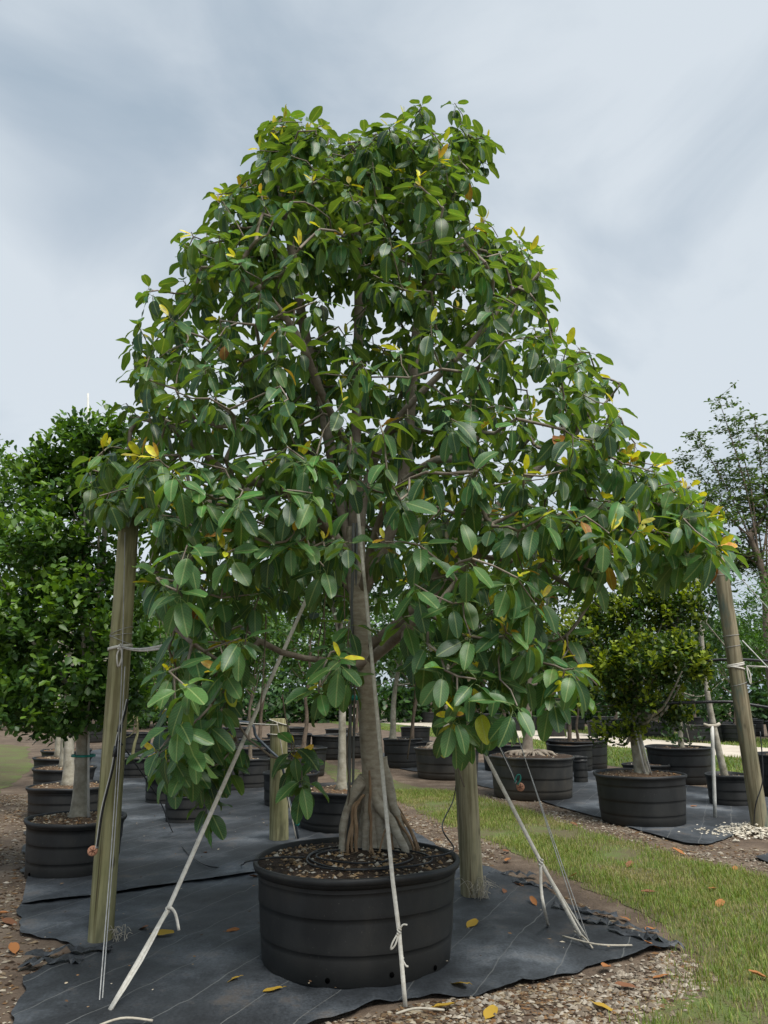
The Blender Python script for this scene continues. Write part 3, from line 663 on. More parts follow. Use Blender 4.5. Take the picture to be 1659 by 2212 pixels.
def sample_upper(n):
    """tips spread over a cone-shaped crown around the trunk axis"""
    z = rng.uniform(2.35, 6.75, n)
    u = np.clip((6.85 - z) / 4.2, 0, 1)
    # half widths left / right by height, measured at the trunk's distance
    zz = np.array([2.2, 2.8, 3.3, 3.8, 4.4, 5.0, 5.6, 6.2, 6.7, 7.0])
    wl = np.array([1.75, 2.15, 2.15, 2.05, 1.9, 1.65, 1.35, 1.05, 0.85, 0.3])
    wr = np.array([2.3, 2.75, 2.45, 2.1, 1.8, 1.5, 1.25, 1.05, 0.95, 0.3])
    ph = rng.uniform(-math.pi, math.pi, n)
    cw = np.cos(ph)
    w = np.where(cw > 0, np.interp(z, zz, wr), np.interp(z, zz, wl))
    dep = 0.78 * 0.5 * (np.interp(z, zz, wr) + np.interp(z, zz, wl))
    q = np.where(rng.uniform(0, 1, n) < 0.72, rng.uniform(0.78, 1.0, n), rng.uniform(0.2, 0.8, n))
    x = fig.location.x - 0.05 + cw * w * q; y = TY + np.sin(ph) * dep * q
    return np.stack([x, y, z], 1), q
def poisson(P, dmin, maxn, keep=None):
    out = [] if keep is None else list(keep); res = []
    arr = np.zeros((len(P) + len(out), 3)); k = len(out)
    if k: arr[:k] = np.array(out)
    for i, p in enumerate(P):
        if k and ((arr[:k] - p) ** 2).sum(1).min() < dmin ** 2: continue
        arr[k] = p; k += 1; res.append(i)
        if len(res) >= maxn: break
    return np.array(res, int)
def inhole(px, py):
    h = np.zeros(len(px), bool)
    for hx, hy, a, b in HOLES: h |= ((px - hx) / a) ** 2 + ((py - hy) / b) ** 2 < 1
    return h
P0, q0 = sample_upper(34000)
# leaves reach about 0.13 m beyond a tip, so keep the tips that far inside the outline
def well_inside(P, mg=0.09):
    px, py, dp = proj(P); m = mg * FPX / dp; ok = np.ones(len(P), bool)
    for ax, ay in ((1, 0), (-1, 0), (0, 1), (0, -1), (.7, .7), (-.7, .7), (.7, -.7), (-.7, -.7)):
        ok &= inpoly(px + ax * m, py + ay * m, SIL)
    # the straps hang free: no shoots right across them or over the bare stem
    xs = np.interp(py, [1135, 1966], [738, 362]); ys = np.interp(py, [1135, 1966], [TY - .07, 4.62]); ok &= ~((py > 1225) & (np.abs(px - xs) < 95) & (P[:, 1] < ys + .14)); ok &= ~((py > 1225) & (np.abs(px - xs) < 16))
    xs = np.interp(py, [1090, 1900], [772, 848]); ok &= ~((py > 1240) & (np.abs(px - xs + 4) < 34))
    return ok, px, py
ok, px, py = well_inside(P0)
ok &= ~(inhole(px, py) & (rng.uniform(0, 1, len(px)) < 0.62))
ok &= py < 1330
P0 = P0[ok]
i0 = poisson(P0, 0.175, 980); up_tips = P0[i0]
rest = np.delete(P0, i0, 0); rp_ = np.hypot((rest[:, 0] - fig.location.x) / 1.7, (rest[:, 1] - TY) / 1.4); rest = rest[(rp_ < .75) & (rest[:, 2] > 2.7)]
up_tips = np.concatenate([up_tips, rest[poisson(rest, 0.13, 260)]])
# drooping lower skirt: tips hang in front and to the sides, nearer the camera
def sample_px(n, box, Y0, Y1):
    x = rng.uniform(box[0], box[1], n); y = rng.uniform(box[2], box[3], n); Yd = rng.uniform(Y0, Y1, n)
    return np.array([tuple(at(a, b, c)) for a, b, c in zip(x, y, Yd)])
skirt = []
for box, Y0, Y1, k, dm in (((300, 700, 990, 1330), 3.75, 4.7, 46, 0.19), ((300, 560, 1330, 1600), 3.8, 5.3, 26, 0.18), ((310, 545, 1560, 1790), 4.0, 5.2, 12, 0.17), ((385, 530, 1590, 1795), 4.85, 5.4, 9, 0.13), ((300, 420, 1500, 1680), 4.2, 5.2, 5, 0.15),
                           ((635, 700, 1560, 1740), 4.2, 4.7, 5, 0.13), ((560, 820, 1330, 1520), 4.1, 5.2, 13, 0.19), ((850, 1330, 1010, 1330), 3.8, 4.9, 42, 0.19),
                           ((860, 1330, 1330, 1620), 3.9, 4.9, 32, 0.18), ((940, 1100, 1400, 1630), 3.9, 4.7, 10, 0.15), ((1230, 1600, 980, 1240), 4.3, 5.6, 34, 0.18), ((1440, 1600, 1040, 1220), 4.6, 5.4, 16, 0.13), ((170, 340, 960, 1130), 4.5, 5.5, 12, 0.17)):
    S = sample_px(k * 14, box, Y0, Y1); okk, _, _ = well_inside(S, 0.075); S = S[okk]
    sel = poisson(S, dm, k, keep=skirt); skirt += [tuple(S[i]) for i in sel]
tips = np.concatenate([up_tips, np.array(skirt)]); n_up = len(up_tips)
print('fig tips', len(up_tips), len(skirt))

# ---- branch skeleton: hand placed limbs, then every tip grows from the nearest wood
nodes = []; par = []; limb_id = []; plen = []
def addline(pts, parent, lid, step=0.12):
    L_ = smoothline(pts, 8); last = parent
    for p in L_[1:] if parent >= 0 else L_:
        nodes.append(p.copy()); par.append(last); limb_id.append(lid)
        plen.append(0 if last < 0 else plen[last] + (p - nodes[last]).length); last = len(nodes) - 1
    return last
addline([tl[int(m_ * 0.45)], tl[int(m_ * 0.7)], tl[-1]], -1, 0)
n_tr = len(nodes)
def nearest_tr(p): return min(range(n_tr), key=lambda i: abs(nodes[i].z - p.z) )
fx = fig.location.x
limbs = [
    ([tl[-1], at(768, 1000, TY + .02), at(772, 800, TY + .05), at(775, 640, TY), at(770, 480, TY), at(790, 340, TY)], None),
    ([at(771, 1220, TY), at(735, 1080, TY + .1), at(700, 900, TY + .15), at(655, 700, TY + .1), at(620, 480, TY), at(590, 330, TY - .1)], None),
    ([at(775, 1290, TY), at(850, 1130, TY + .05), at(880, 960, TY + .1), at(900, 720, TY + .05), at(950, 480, TY), at(985, 320, TY - .1)], None),
    ([at(771, 1240, TY), at(680, 1110, TY - .3), at(560, 1040, TY - .7), at(450, 1090, TY - 1.1), at(400, 1250, TY - 1.25)], None),
    ([at(776, 1300, TY), at(700, 1200, TY + .1), at(520, 1050, TY + .1), at(380, 930, TY), at(280, 900, TY - .1)], None),
    ([at(785, 1400, TY), at(900, 1310, TY - .15), at(990, 1180, TY - .2), at(1110, 1060, TY - .1), at(1280, 900, TY), at(1340, 830, TY)], None),
    ([at(790, 1440, TY), at(890, 1345, TY - .2), at(1040, 1190, TY - .35), at(1200, 1120, TY - .45), at(1400, 1090, TY - .4), at(1540, 1140, TY - .3)], None),
    ([at(775, 1290, TY), at(830, 1100, TY - .4), at(930, 1000, TY - .8), at(1010, 1010, TY - 1.1), at(1050, 1120, TY - 1.25)], None),
    ([at(772, 1230, TY), at(790, 1050, TY + .5), at(850, 900, TY + 1.0), at(900, 760, TY + 1.35)], None),
    ([at(772, 1230, TY), at(720, 1050, TY + .5), at(620, 900, TY + .9), at(540, 760, TY + 1.2)], None),
    ([at(770, 1000, TY), at(700, 860, TY - .5), at(640, 720, TY - .8), at(560, 620, TY - .9)], None),
    ([at(770, 1010, TY), at(880, 880, TY - .5), at(1010, 750, TY - .7), at(1100, 640, TY - .7)], None),
    ([at(990, 1200, TY - .25), at(1120, 1215, TY - .5), at(1230, 1265, TY - .7), at(1310, 1322, TY - .8)], None),
]
for k, (pts, _) in enumerate(limbs):
    pr0 = min(range(len(nodes)), key=lambda i: (nodes[i] - pts[0]).length)
    addline([nodes[pr0]] + pts[1:], pr0, k + 1)
arr = np.zeros((20000, 3)); arr[:len(nodes)] = [tuple(p) for p in nodes]
pl = np.zeros(20000); pl[:len(nodes)] = plen
order = np.argsort([((arr[:len(nodes)] - t_) ** 2).sum(1).min() for t_ in tips])
tipnode = {}
for ti in order:
    t_ = tips[ti]; n = len(nodes)
    d = np.sqrt(((arr[:n] - t_) ** 2).sum(1)); d = d + np.where(arr[:n, 2] > t_[2] + 0.35, 0.10, 0)
    cost = d + 0.10 * pl[:n]; cost[:n_tr] += 0.2
    j = int(cost.argmin()); a = nodes[j]; b = Vector(t_); dist = (b - a).length
    k = max(2, int(dist / 0.16)); last = j
    sag = Vector((random.uniform(-1, 1), random.uniform(-1, 1), random.uniform(-1.2, 0.5))) * 0.14 * dist
    for q in range(1, k + 1):
        u = q / k; p = a.lerp(b, u) + sag * math.sin(u * math.pi)
        nodes.append(p); par.append(last); limb_id.append(limb_id[j]); v = plen[last] + (p - nodes[last]).length; plen.append(v)
        arr[len(nodes) - 1] = p; pl[len(nodes) - 1] = v; last = len(nodes) - 1
    tipnode[ti] = last
cnt = np.zeros(len(nodes))
for ti in tipnode: cnt[tipnode[ti]] += 1
for i in range(len(nodes) - 1, -1, -1):
    if par[i] >= 0: cnt[par[i]] += cnt[i]
rad = 0.0042 * np.maximum(cnt, 0.6) ** 0.47
mbs = {}
for i in range(len(nodes)):
    if par[i] < 0 or (i < n_tr): continue
    a, b = nodes[par[i]], nodes[i]
    if (b - a).length < 1e-4: continue
    ra = min(rad[par[i]], 0.06, rad[i] * 1.5); rb_ = min(rad[i], 0.06)
    V, F = ringtube([a, b + (b - a).normalized() * rb_ * 0.4], [ra, rb_], 6 if rb_ > 0.012 else 4, caps=False)
    mbs.setdefault(limb_id[i], MB()).add(V, F)
for k in sorted(mbs): part('limb', *mbs[k].data(), M['bark'], fig)
# bare whip-like aerial roots and twigs hanging from the lower limbs
for (xa, ya, xb, yb, yo) in ((560, 1290, 520, 1440, -1.2), (735, 1200, 668, 1480, -.35), (745, 1230, 762, 1560, -.15), (575, 1330, 560, 1560, -1.0), (610, 1500, 630, 1640, -.8), (1000, 1560, 1003, 1700, -.9), (1200, 1360, 1290, 1480, -1.0), (890, 1340, 880, 1640, .1), (700, 1320, 690, 1520, -.5), (755, 1560, 742, 1780, -.12)):
    a = at(xa, ya, TY + yo); b = at(xb, yb, TY + yo)
    mid1 = a.lerp(b, 0.35) + Vector((random.uniform(-.04, .04), random.uniform(-.05, .05), 0)); mid2 = a.lerp(b, 0.7) + Vector((random.uniform(-.04, .04), random.uniform(-.05, .05), 0))
    part('hanging_root', *ringtube(smoothline([a, mid1, mid2, b], 5), 0.005, 5), M['twig'], fig)

# ---- leaves
def fig_leaf(wid, fold, droop, curl, pet):
    """blade along +y with petiole; x right, z up. returns V, quads, uv"""
    rows = 9; V = []; UV = []
    for i in range(rows):
        t_ = (0, .06, .18, .34, .52, .70, .85, .95, 1)[i]
        wv = wid * (math.sin(math.pi * (0.02 + 0.955 * t_ ** 0.9)) ** 0.6) * (0.94 + 0.12 * t_)
        if i == 0: wv = wid * 0.10
        if i == rows - 1: wv = wid * 0.12
        y = pet + t_; z = -droop * t_ * t_
        for s_ in (-1, 0, 1):
            x = s_ * wv; zz = z + abs(s_) * wv * fold + (curl * math.sin(t_ * 9 + s_) * 0.02 if s_ else 0)
            V.append((x, y, zz)); UV.append((0.5 + 0.5 * s_ * min(1, wv / wid + 0.05), t_))
    F = []
    for i in range(rows - 1):
        for c in range(2):
            a = i * 3 + c; F.append((a, a + 1, a + 4, a + 3))
    n0 = len(V)
    # petiole: a slim three-sided stalk
    for y_, z_ in ((0, -0.02), (pet * 0.55, 0.025), (pet + 0.04, 0.0)):
        for a in (0, 2.094, 4.189):
            V.append((0.013 * math.sin(a), y_, z_ + 0.013 * math.cos(a) - 0.006)); UV.append((0.5, 0.0))
    for i in range(2):
        for c in range(3):
            F.append((n0 + i * 3 + c, n0 + i * 3 + (c + 1) % 3, n0 + i * 3 + 3 + (c + 1) % 3, n0 + i * 3 + 3 + c))
    return np.array(V), np.array(F), np.array(UV)
SHAPES = [fig_leaf(0.27, 0.22, 0.16, 1, 0.26), fig_leaf(0.25, 0.42, 0.30, 2, 0.30), fig_leaf(0.30, 0.14, 0.08, 1, 0.24), fig_leaf(0.23, 0.60, 0.12, -2, 0.28), fig_leaf(0.28, 0.26, 0.45, -1, 0.27), fig_leaf(0.26, 0.05, 0.26, 2, 0.32)]
YSHAPE = fig_leaf(0.19, 0.35, 0.05, 1, 0.18)
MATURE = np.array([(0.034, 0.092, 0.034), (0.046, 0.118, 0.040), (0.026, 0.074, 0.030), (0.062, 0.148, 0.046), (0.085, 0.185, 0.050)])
YELLOW = np.array([(0.60, 0.52, 0.035), (0.42, 0.46, 0.04), (0.60, 0.34, 0.06)])
DEAD = np.array([(0.30, 0.12, 0.025)])
axc = np.array([fx - 0.05, TY, 0])
LP, LFw, LUp, LS, LSh, LTi = [], [], [], [], [], []      # position, forward, up, size, shape, tint index
for ti, t_ in enumerate(tips):
    node = nodes[tipnode[ti]]; pn = nodes[par[tipnode[ti]]]
    sh = np.array((node - pn).normalized())
    rel = t_ - axc; outw = np.array([rel[0], rel[1], 0]); on = np.linalg.norm(outw); outw = outw / (on + 1e-6)
    lower = ti >= n_up
    edge = min(1, on / 1.7)
    axis = unit(sh * 0.35 + outw * 0.45 * edge + np.array([0, 0, 0.65]))
    e1 = unit(np.cross(axis, np.array([0.3, 0.9, 0.1]))); e2 = np.cross(axis, e1)
    cnt_ = random.choice((6, 7, 7, 8, 9)); ph = random.uniform(0, 6.28)
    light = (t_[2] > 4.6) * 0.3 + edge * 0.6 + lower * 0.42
    young = random.random() < (0.46 if lower else 0.17) + (0.35 if (rel[0] > 1.5 and t_[2] < 3.6) else 0)
    for k in range(cnt_):
        a = ph + k * 2.39996; u = (k + 0.5) / cnt_
        el = R(24) - R(100) * (1 - u) + random.uniform(-.22, .22)     # first leaves hang, later ones stand
        rad_d = e1 * math.cos(a) + e2 * math.sin(a)
        f = rad_d * math.cos(el) + axis * math.sin(el) + outw * 0.30 * edge + np.array([0, 0, -0.34])
        pos = np.array(node) - axis * (1 - u) * 0.075 + rng.normal(size=3) * 0.006
        up = axis * 0.6 + np.array([0, 0, 0.7]) + rng.normal(size=3) * 0.22
        if lower: up = up + np.array([0, -0.25, 0])
        sz = random.choice((random.uniform(.085, .125), random.uniform(.12, .155), random.uniform(.13, .175), random.uniform(.12, .165))) * (1.08 if lower else 1.0)
        LP.append(pos); LFw.append(f); LUp.append(up); LS.append(sz); LSh.append(random.randrange(6))
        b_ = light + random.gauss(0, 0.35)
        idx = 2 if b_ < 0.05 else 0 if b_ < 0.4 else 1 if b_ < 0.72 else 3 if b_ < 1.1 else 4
        if random.random() < 0.004: idx = 20
        elif random.random() < 0.003: idx = 11
        LTi.append(idx)
    if young:
        for k in range(random.choice((1, 2, 2, 3, 4))):
            a = random.uniform(0, 6.28); el = R(random.uniform(5, 80))
            f = (e1 * math.cos(a) + e2 * math.sin(a)) * math.cos(el) + axis * math.sin(el)
            LP.append(np.array(node) + axis * 0.01); LFw.append(f); LUp.append(axis + rng.normal(size=3) * 0.3)
            LS.append(random.uniform(0.06, 0.12)); LSh.append(6); LTi.append(10 + (0 if k < 2 else random.choice((1, 2, 2))))
LP = np.array(LP); LFw = np.array(LFw); LUp = np.array(LUp); LS = np.array(LS); LSh = np.array(LSh); LTi = np.array(LTi)
fF, fN, fR = frames(LFw, LUp)
NL = len(LP); print('fig leaves', NL)
# pick the 300 that show largest: nearest leaf in each small patch of view, then by apparent area
ctr = LP + fF * (LS * 0.75)[:, None]
px, py, dp = proj(ctr); vd = unit(ctr - np.array([0, 0, CAM_H]))
area = LS ** 2 / dp ** 2 * (0.15 + np.abs((fN * vd).sum(1)))
cell = (np.round(px / 26) * 1000 + np.round(py / 26)).astype(int)
best = {}
for i in np.argsort(dp):
    if cell[i] not in best and 0 < px[i] < W0 and 0 < py[i] < H0: best[cell[i]] = i
cand = np.array(list(best.values())); cand = cand[np.argsort(-area[cand])][:300]
single = np.zeros(NL, bool); single[cand] = True
def tintcol(ix, jitter=None):
    if ix >= 20: return DEAD[0]
    if ix >= 10: return YELLOW[ix - 10]
    return MATURE[ix]
# joined remainder
Vs, Fs, UVs, Ts, n = [], [], [], [], 0
for s_ in range(7):
    T_, Fq, UV = (SHAPES + [YSHAPE])[s_]
    I = np.where((LSh == s_) & ~single)[0]
    if len(I) == 0: continue
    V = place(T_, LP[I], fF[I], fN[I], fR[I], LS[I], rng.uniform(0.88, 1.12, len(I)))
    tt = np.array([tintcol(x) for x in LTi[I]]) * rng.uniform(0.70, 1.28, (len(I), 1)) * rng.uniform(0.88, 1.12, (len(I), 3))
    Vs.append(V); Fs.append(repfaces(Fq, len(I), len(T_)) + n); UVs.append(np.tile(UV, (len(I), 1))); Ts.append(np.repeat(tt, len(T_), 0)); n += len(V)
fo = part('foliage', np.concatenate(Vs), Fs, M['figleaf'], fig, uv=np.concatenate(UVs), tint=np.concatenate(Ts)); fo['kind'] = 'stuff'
lmesh = {}
for i in cand:
    key = (LSh[i], LTi[i])
    if key not in lmesh:
        T_, Fq, UV = (SHAPES + [YSHAPE])[key[0]]
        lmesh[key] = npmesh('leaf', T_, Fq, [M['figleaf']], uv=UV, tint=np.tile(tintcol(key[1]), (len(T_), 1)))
    o = bpy.data.objects.new('leaf', lmesh[key]); col.objects.link(o); o.parent = fig
    s_ = LS[i]; mt = Matrix.Identity(4)
    for c_, ax_ in enumerate((fR[i], fF[i], fN[i])):
        for r_ in range(3): mt[r_][c_] = ax_[r_] * s_
    p_ = Vector(LP[i]) - fig.location
    for r_ in range(3): mt[r_][3] = p_[r_]
    o.matrix_local = mt

# ------------------------------------------------------------------ timber posts
def make_post(xb, yb, xt, yt, wpx, mat, label, dY=0.0, hz=None):
    b = G(xb, yb); Yt = b.y + dY
    t_ = at(xt, yt, Yt); dep = b.y * CP - CAM_H * SP; r = wpx / 2 / FPX * dep
    t = thing('timber_post', b, label, 'post', 'timber posts')
    b2 = b.copy(); b2.z = -0.05
    L_ = [b2.lerp(t_, i / 14) for i in range(15)]
    n = 20; V = []
    for i, p in enumerate(L_):
        for j in range(n):
            a = j * 2 * math.pi / n; rr_ = r * (1 - 0.10 * i / 14) * (1 + 0.035 * noise.noise(Vector((math.cos(a) * 1.5, math.sin(a) * 1.5, p.z * 0.8 + xb))))
            V.append((p.x + rr_ * math.cos(a), p.y + rr_ * math.sin(a), p.z))
    a = np.arange(n); b_ = (a + 1) % n
    F = np.concatenate([np.stack([i * n + a, i * n + b_, (i + 1) * n + b_, (i + 1) * n + a], 1) for i in range(14)])
    part('shaft', np.array(V), [F, (np.arange(n) + 14 * n)[None]], M[mat], t)
    return t, b, t_, r
postL, pLb, pLt, pLr = make_post(217, 2036, 279, 1118, 53, 'post_green', 'greenish timber post with white strap tied round it, beside the oval pot')
postM, pMb, pMt, pMr = make_post(603, 1822, 602, 1552, 42, 'post_green', 'short green timber post with white cord around its top, behind the big pot')
postR, pRb, pRt, pRr = make_post(1021, 1937, 978, 1150, 51, 'post_grey', 'pale grey-brown timber post standing close beside the very large pot')
postF, pFb, pFt, pFr = make_post(1645, 1800, 1553, 1205, 36, 'post_tan', 'leaning weathered timber post with white ties by the leaning-trunk pots')

def wraps(parent, b, t_, r, ys, mat, rr, name):
    for y in ys:
        u = y; c = b.lerp(t_, u); tilt = random.uniform(-0.06, 0.06); n = 18
        pts = [c + Vector((math.cos(k / n * 6.283) * (r + rr), math.sin(k / n * 6.283) * (r + rr), tilt * math.cos(k / n * 6.283) * 0.6)) for k in range(n + 1)]
        part(name, *ringtube(pts, rr, 5, False), M[mat], parent)
wraps(postL, pLb, pLt, pLr * 0.96, (0.685, 0.695, 0.705), 'wire', 0.0022, 'wire_wrap')
wraps(postM, pMb, pMt, pMr * 0.92, (0.87, 0.97), 'rope', 0.006, 'cord_wrap')
wraps(postF, pFb, pFt, pFr * 0.94, (0.52, 0.66, 0.70, 0.93, 0.97), 'wire', 0.003, 'wire_wrap')

def strap(name, pts, w, label, cat='strap', mat='rope', side=(1, 0, 0), group=None, th=0.003):
    return solo(name, *ribbon(pts, w, th, side), M[mat], label, cat, group)
def line(name, pts, r, label, cat, mat, group=None, k=6):
    return solo(name, *ringtube(smoothline(pts, k), r, 6), M[mat], label, cat, group)
def knot(o, p, r, mat='rope'):
    rs = []
    for i in range(26):
        a = i / 26 * 6.283 * 2; rs.append(p + Vector((math.sin(a) * r, math.cos(a * 1.5) * r, math.sin(a * 0.5) * r * 1.3)))
    part('knot', *ringtube(rs, r * 0.42, 6), M[mat], o)

# white strap ties on the left and right posts
c = pLb.lerp(pLt, 0.665)
tie = thing('strap_tie', c, 'white strap knotted around the greenish post and pulled to the fig', 'strap', None)
n = 20; ring = [c + Vector((math.cos(k / n * 6.283) * (pLr + .004), math.sin(k / n * 6.283) * (pLr + .004), 0.015 * math.cos(k / n * 6.283))) for k in range(n + 1)]
part('loop', *ribbon(ring, 0.02, 0.003, (0, 0, 1)), M['rope'], tie)
kn = c + Vector((0.035, -pLr - 0.015, 0)); 
for dz in (0, 0.018):
    e_ = at(352, 1400, 4.6) + Vector((0, 0, dz)); part('strap_run', *ribbon([kn.lerp(e_, i / 6) + Vector((0, 0, -0.02 * math.sin(i / 6 * 3.14))) for i in range(7)], 0.014, 0.003, (0, 0, 1)), M['rope'], tie)
part('strap_tail', *ribbon(smoothline([kn, kn + Vector((-.015, -.015, -.06)), kn + Vector((0.0, -.01, -.14)), kn + Vector((.02, -.012, -.07)), kn + Vector((.005, -.01, 0))], 5), 0.012, 0.003, (1, 0, 0)), M['rope'], tie)
knot(tie, kn, 0.014)
c = pFb.lerp(pFt, 0.585)
tie2 = thing('strap_tie', c, 'white strap bound around the leaning weathered post', 'strap')
for dz in (-.02, .01, .03):
    ring = [c + Vector((math.cos(k / n * 6.283) * (pFr + .003), math.sin(k / n * 6.283) * (pFr + .003), dz + 0.02 * math.cos(k / n * 6.283) * (1 if dz > 0 else -1))) for k in range(n + 1)]
    part('loop', *ribbon(ring, 0.02, 0.003, (0, 0, 1)), M['rope'], tie2)
kn = c + Vector((pFr * 0.9, -pFr, 0))
part('strap_run', *ribbon([kn.lerp(at(1760, 1445, pFb.y - .3), i / 5) for i in range(6)], 0.02, 0.003, (0, 0, 1)), M['rope'], tie2)
part('strap_tail', *ribbon(smoothline([kn, kn + Vector((0, -.01, -.12)), kn + Vector((.02, -.01, -.22)), kn + Vector((.03, -.01, -.1)), kn], 5), 0.014, 0.003, (1, 0, 0)), M['rope'], tie2)

# guy straps of the fig
a0 = at(740, 1120, TY - .07); g0 = G(232, 2192)
k0 = at(362, 1966, 4.62); 
o = strap('guy_strap', [a0.lerp(k0, i / 8) for i in range(8)] + [k0.lerp(g0, i / 4) for i in range(5)], 0.026, 'flat white guy strap running from the fig down past the greenish post to the ground')
knot(o, k0, 0.011)
tail = smoothline([k0, k0 + Vector((.02, -.01, .015)), k0 + Vector((.05, -.01, -.02)), k0 + Vector((.075, -.015, -.10))], 4)
part('loose_end', *ribbon(tail, 0.016, 0.003, (1, 0, 0)), M['rope'], o)
k1 = at(432, 1835, k0.y + .22)
part('second_strand', *ribbon([k0.lerp(g0, i / 4) + Vector((.02 * math.sin(i / 4 * 3.1), -.012, 0)) for i in range(5)], 0.012, 0.003, (1, 0, 0)), M['rope'], o)
rimY = pc.y - pr_ - 0.03
a0 = at(772, 1090, TY - .08); r0_ = at(848, 1900, rimY - .015); g0 = G(876, 2178); g0.y = min(g0.y, rimY - .05)
kk = at(862, 2012, rimY - .03)
o = strap('guy_strap', [a0.lerp(r0_, i / 12) for i in range(12)] + [r0_, kk] + [kk.lerp(g0, i / 3) for i in range(1, 4)], 0.023, 'flat white guy strap hanging over the front of the very large pot')
knot(o, kk, 0.010)
part('loose_end', *ringtube(smoothline([kk, kk + Vector((-.035, -.012, -.05)), kk + Vector((-.045, -.01, -.085)), kk + Vector((-.02, -.012, -.06)), kk], 5), 0.005, 6), M['rope'], o)
part('loose_end', *ringtube(smoothline([kk, kk + Vector((.02, -.01, .035)), kk + Vector((.045, -.01, .035))], 4), 0.005, 6), M['rope'], o)
k2 = at(869, 2072, kk.y); knot(o, k2, 0.008)
part('loose_end', *ringtube(smoothline([k2, k2 + Vector((.02, -.01, -.03)), k2 + Vector((.032, -.01, -.03))], 4), 0.005, 6), M['rope'], o)
a0 = at(888, 1320, TY - .1); g0 = G(1264, 2040); k0 = at(1168, 1862, 5.30)
o = strap('guy_strap', [a0.lerp(k0, i / 10) for i in range(10)] + [k0.lerp(g0, i / 4) for i in range(5)], 0.026, 'flat white guy strap slanting from the fig to the ground beside the grass')
knot(o, k0, 0.013)
part('loose_end', *ribbon(smoothline([k0, at(1169, 1920, k0.y), at(1176, 1965, k0.y), G(1184, 2000, .03)], 4), 0.02, 0.003, (1, 0, 0)), M['rope'], o)
part('second_strand', *ribbon([k0.lerp(g0 + Vector((.04, .02, 0)), i / 4) for i in range(5)], 0.012, 0.003, (1, 0, 0)), M['rope'], o)
# wires
gA = G(1266, 2042)
line('guy_wire', [at(983, 1175, pRb.y - .12), gA], 0.0035, 'thin steel guy wire from the pale grey-brown post to the ground', 'wire', 'wire', 'steel guy wires')
line('guy_wire', [at(990, 1225, pRb.y - .12), gA + Vector((.03, .02, 0))], 0.0035, 'thin steel guy wire from the pale grey-brown post to the ground', 'wire', 'wire', 'steel guy wires')
gL = G(214, 2172)
line('guy_wire', [at(270, 1150, pLb.y - .10), at(262, 1480, pLb.y - .14), at(243, 1800, pLb.y - .25), gL], 0.0035, 'thin steel wire running down the front of the greenish post', 'wire', 'wire', 'wires on the greenish post')
line('guy_wire', [at(270, 1440, pLb.y - .10), at(254, 1720, pLb.y - .22), at(236, 1960, pLb.y - .4), gL + Vector((.015, 0, 0))], 0.0035, 'thin steel wire running down the front of the greenish post', 'wire', 'wire', 'wires on the greenish post')
line('guy_wire', [pFt + Vector((.08, -.1, -.12)), at(1800, 1470, pFb.y - .6)], 0.007, 'thin steel wire leaving the top of the leaning weathered post', 'wire', 'wire')
line('guy_wire', [pFb.lerp(pFt, .68) + Vector((.09, -.09, 0)), at(1790, 1580, pFb.y - .5)], 0.008, 'pale twin wire leaving the middle of the leaning weathered post', 'wire', 'pvc')
# black irrigation pipes by the leaning post
line('irrigation_pipe', [at(1470, 1434, pFb.y + .25), at(1580, 1424, pFb.y + .2), at(1700, 1432, pFb.y + .3)], 0.02, 'black irrigation pipe crossing high behind the leaning weathered post', 'pipe', 'hose')
line('irrigation_pipe', [at(1380, 1520, pFb.y + .5), at(1560, 1516, pFb.y + .35), at(1620, 1522, pFb.y + .3), at(1750, 1545, pFb.y)], 0.022, 'black irrigation pipe crossing low behind the leaning weathered post', 'pipe', 'hose')
line('irrigation_pipe', [at(1642, 1580, pFb.y - .15), at(1648, 1680, pFb.y - .2), at(1632, 1740, pFb.y - .2), G(1628, 1800)], 0.007, 'thin black tube looping down the leaning weathered post', 'tube', 'hose')
def sprayer(pts, cappx, Yc, label):
    L_ = smoothline(pts, 6); t = thing('bubbler_hose', pts[-1], label, 'sprinkler', 'irrigation bubblers')
    part('hose', *ringtube(L_, 0.010, 8), M['hose'], t)
    part('wire', *ringtube([p + Vector((-.004, -.012, 0)) for p in L_], 0.0035, 5), M['pvc'], t)
    for u in (0.25, 0.4):
        i = int(u * (len(L_) - 1)); part('binding', *ringtube(L_[i:i + 3], 0.017, 8), M['hose'], t)
    part('collar', *ringtube(L_[-3:], 0.014, 8), M['conduit'], t)
    c = at(cappx[0], cappx[1], Yc); d = Vector((-c.x, -c.y, CAM_H - c.z)).normalized()
    cap = part('cap', *ringtube([c + d * -.02, c + d * .008, c + d * .013], [0.031, 0.033, 0.024], 20), M['cap'], t)
    u1 = d.cross(Vector((0, 0, 1))).normalized(); u2 = d.cross(u1)
    for k in range(3):
        a = k * math.pi / 3 + 0.3; v = u1 * math.cos(a) + u2 * math.sin(a)
        part('slot', *ribbon([c + d * .0135 - v * .023, c + d * .0135, c + d * .0135 + v * .023], 0.004, 0.003, tuple(d.cross(v))), M['capdark'], cap)
    return t
Yp = pLb.y - pLr - .05
sprayer([at(276, 1510, Yp), at(268, 1545, Yp), at(255, 1590, Yp), at(243, 1660, Yp), at(222, 1745, Yp), at(212, 1812, Yp), at(209, 1832, Yp)], (200, 1838), Yp - .01, 'black bubbler hose with terracotta-coloured cap hanging on the greenish post')
Yp = pRb.y - .45
sprayer([at(1020, 1520, Yp), at(1045, 1555, Yp), at(1068, 1590, Yp), at(1092, 1640, Yp), at(1106, 1670, Yp), at(1114, 1692, Yp)], (1124, 1700), Yp - .01, 'black bubbler hose with terracotta-coloured cap hanging above the grass')
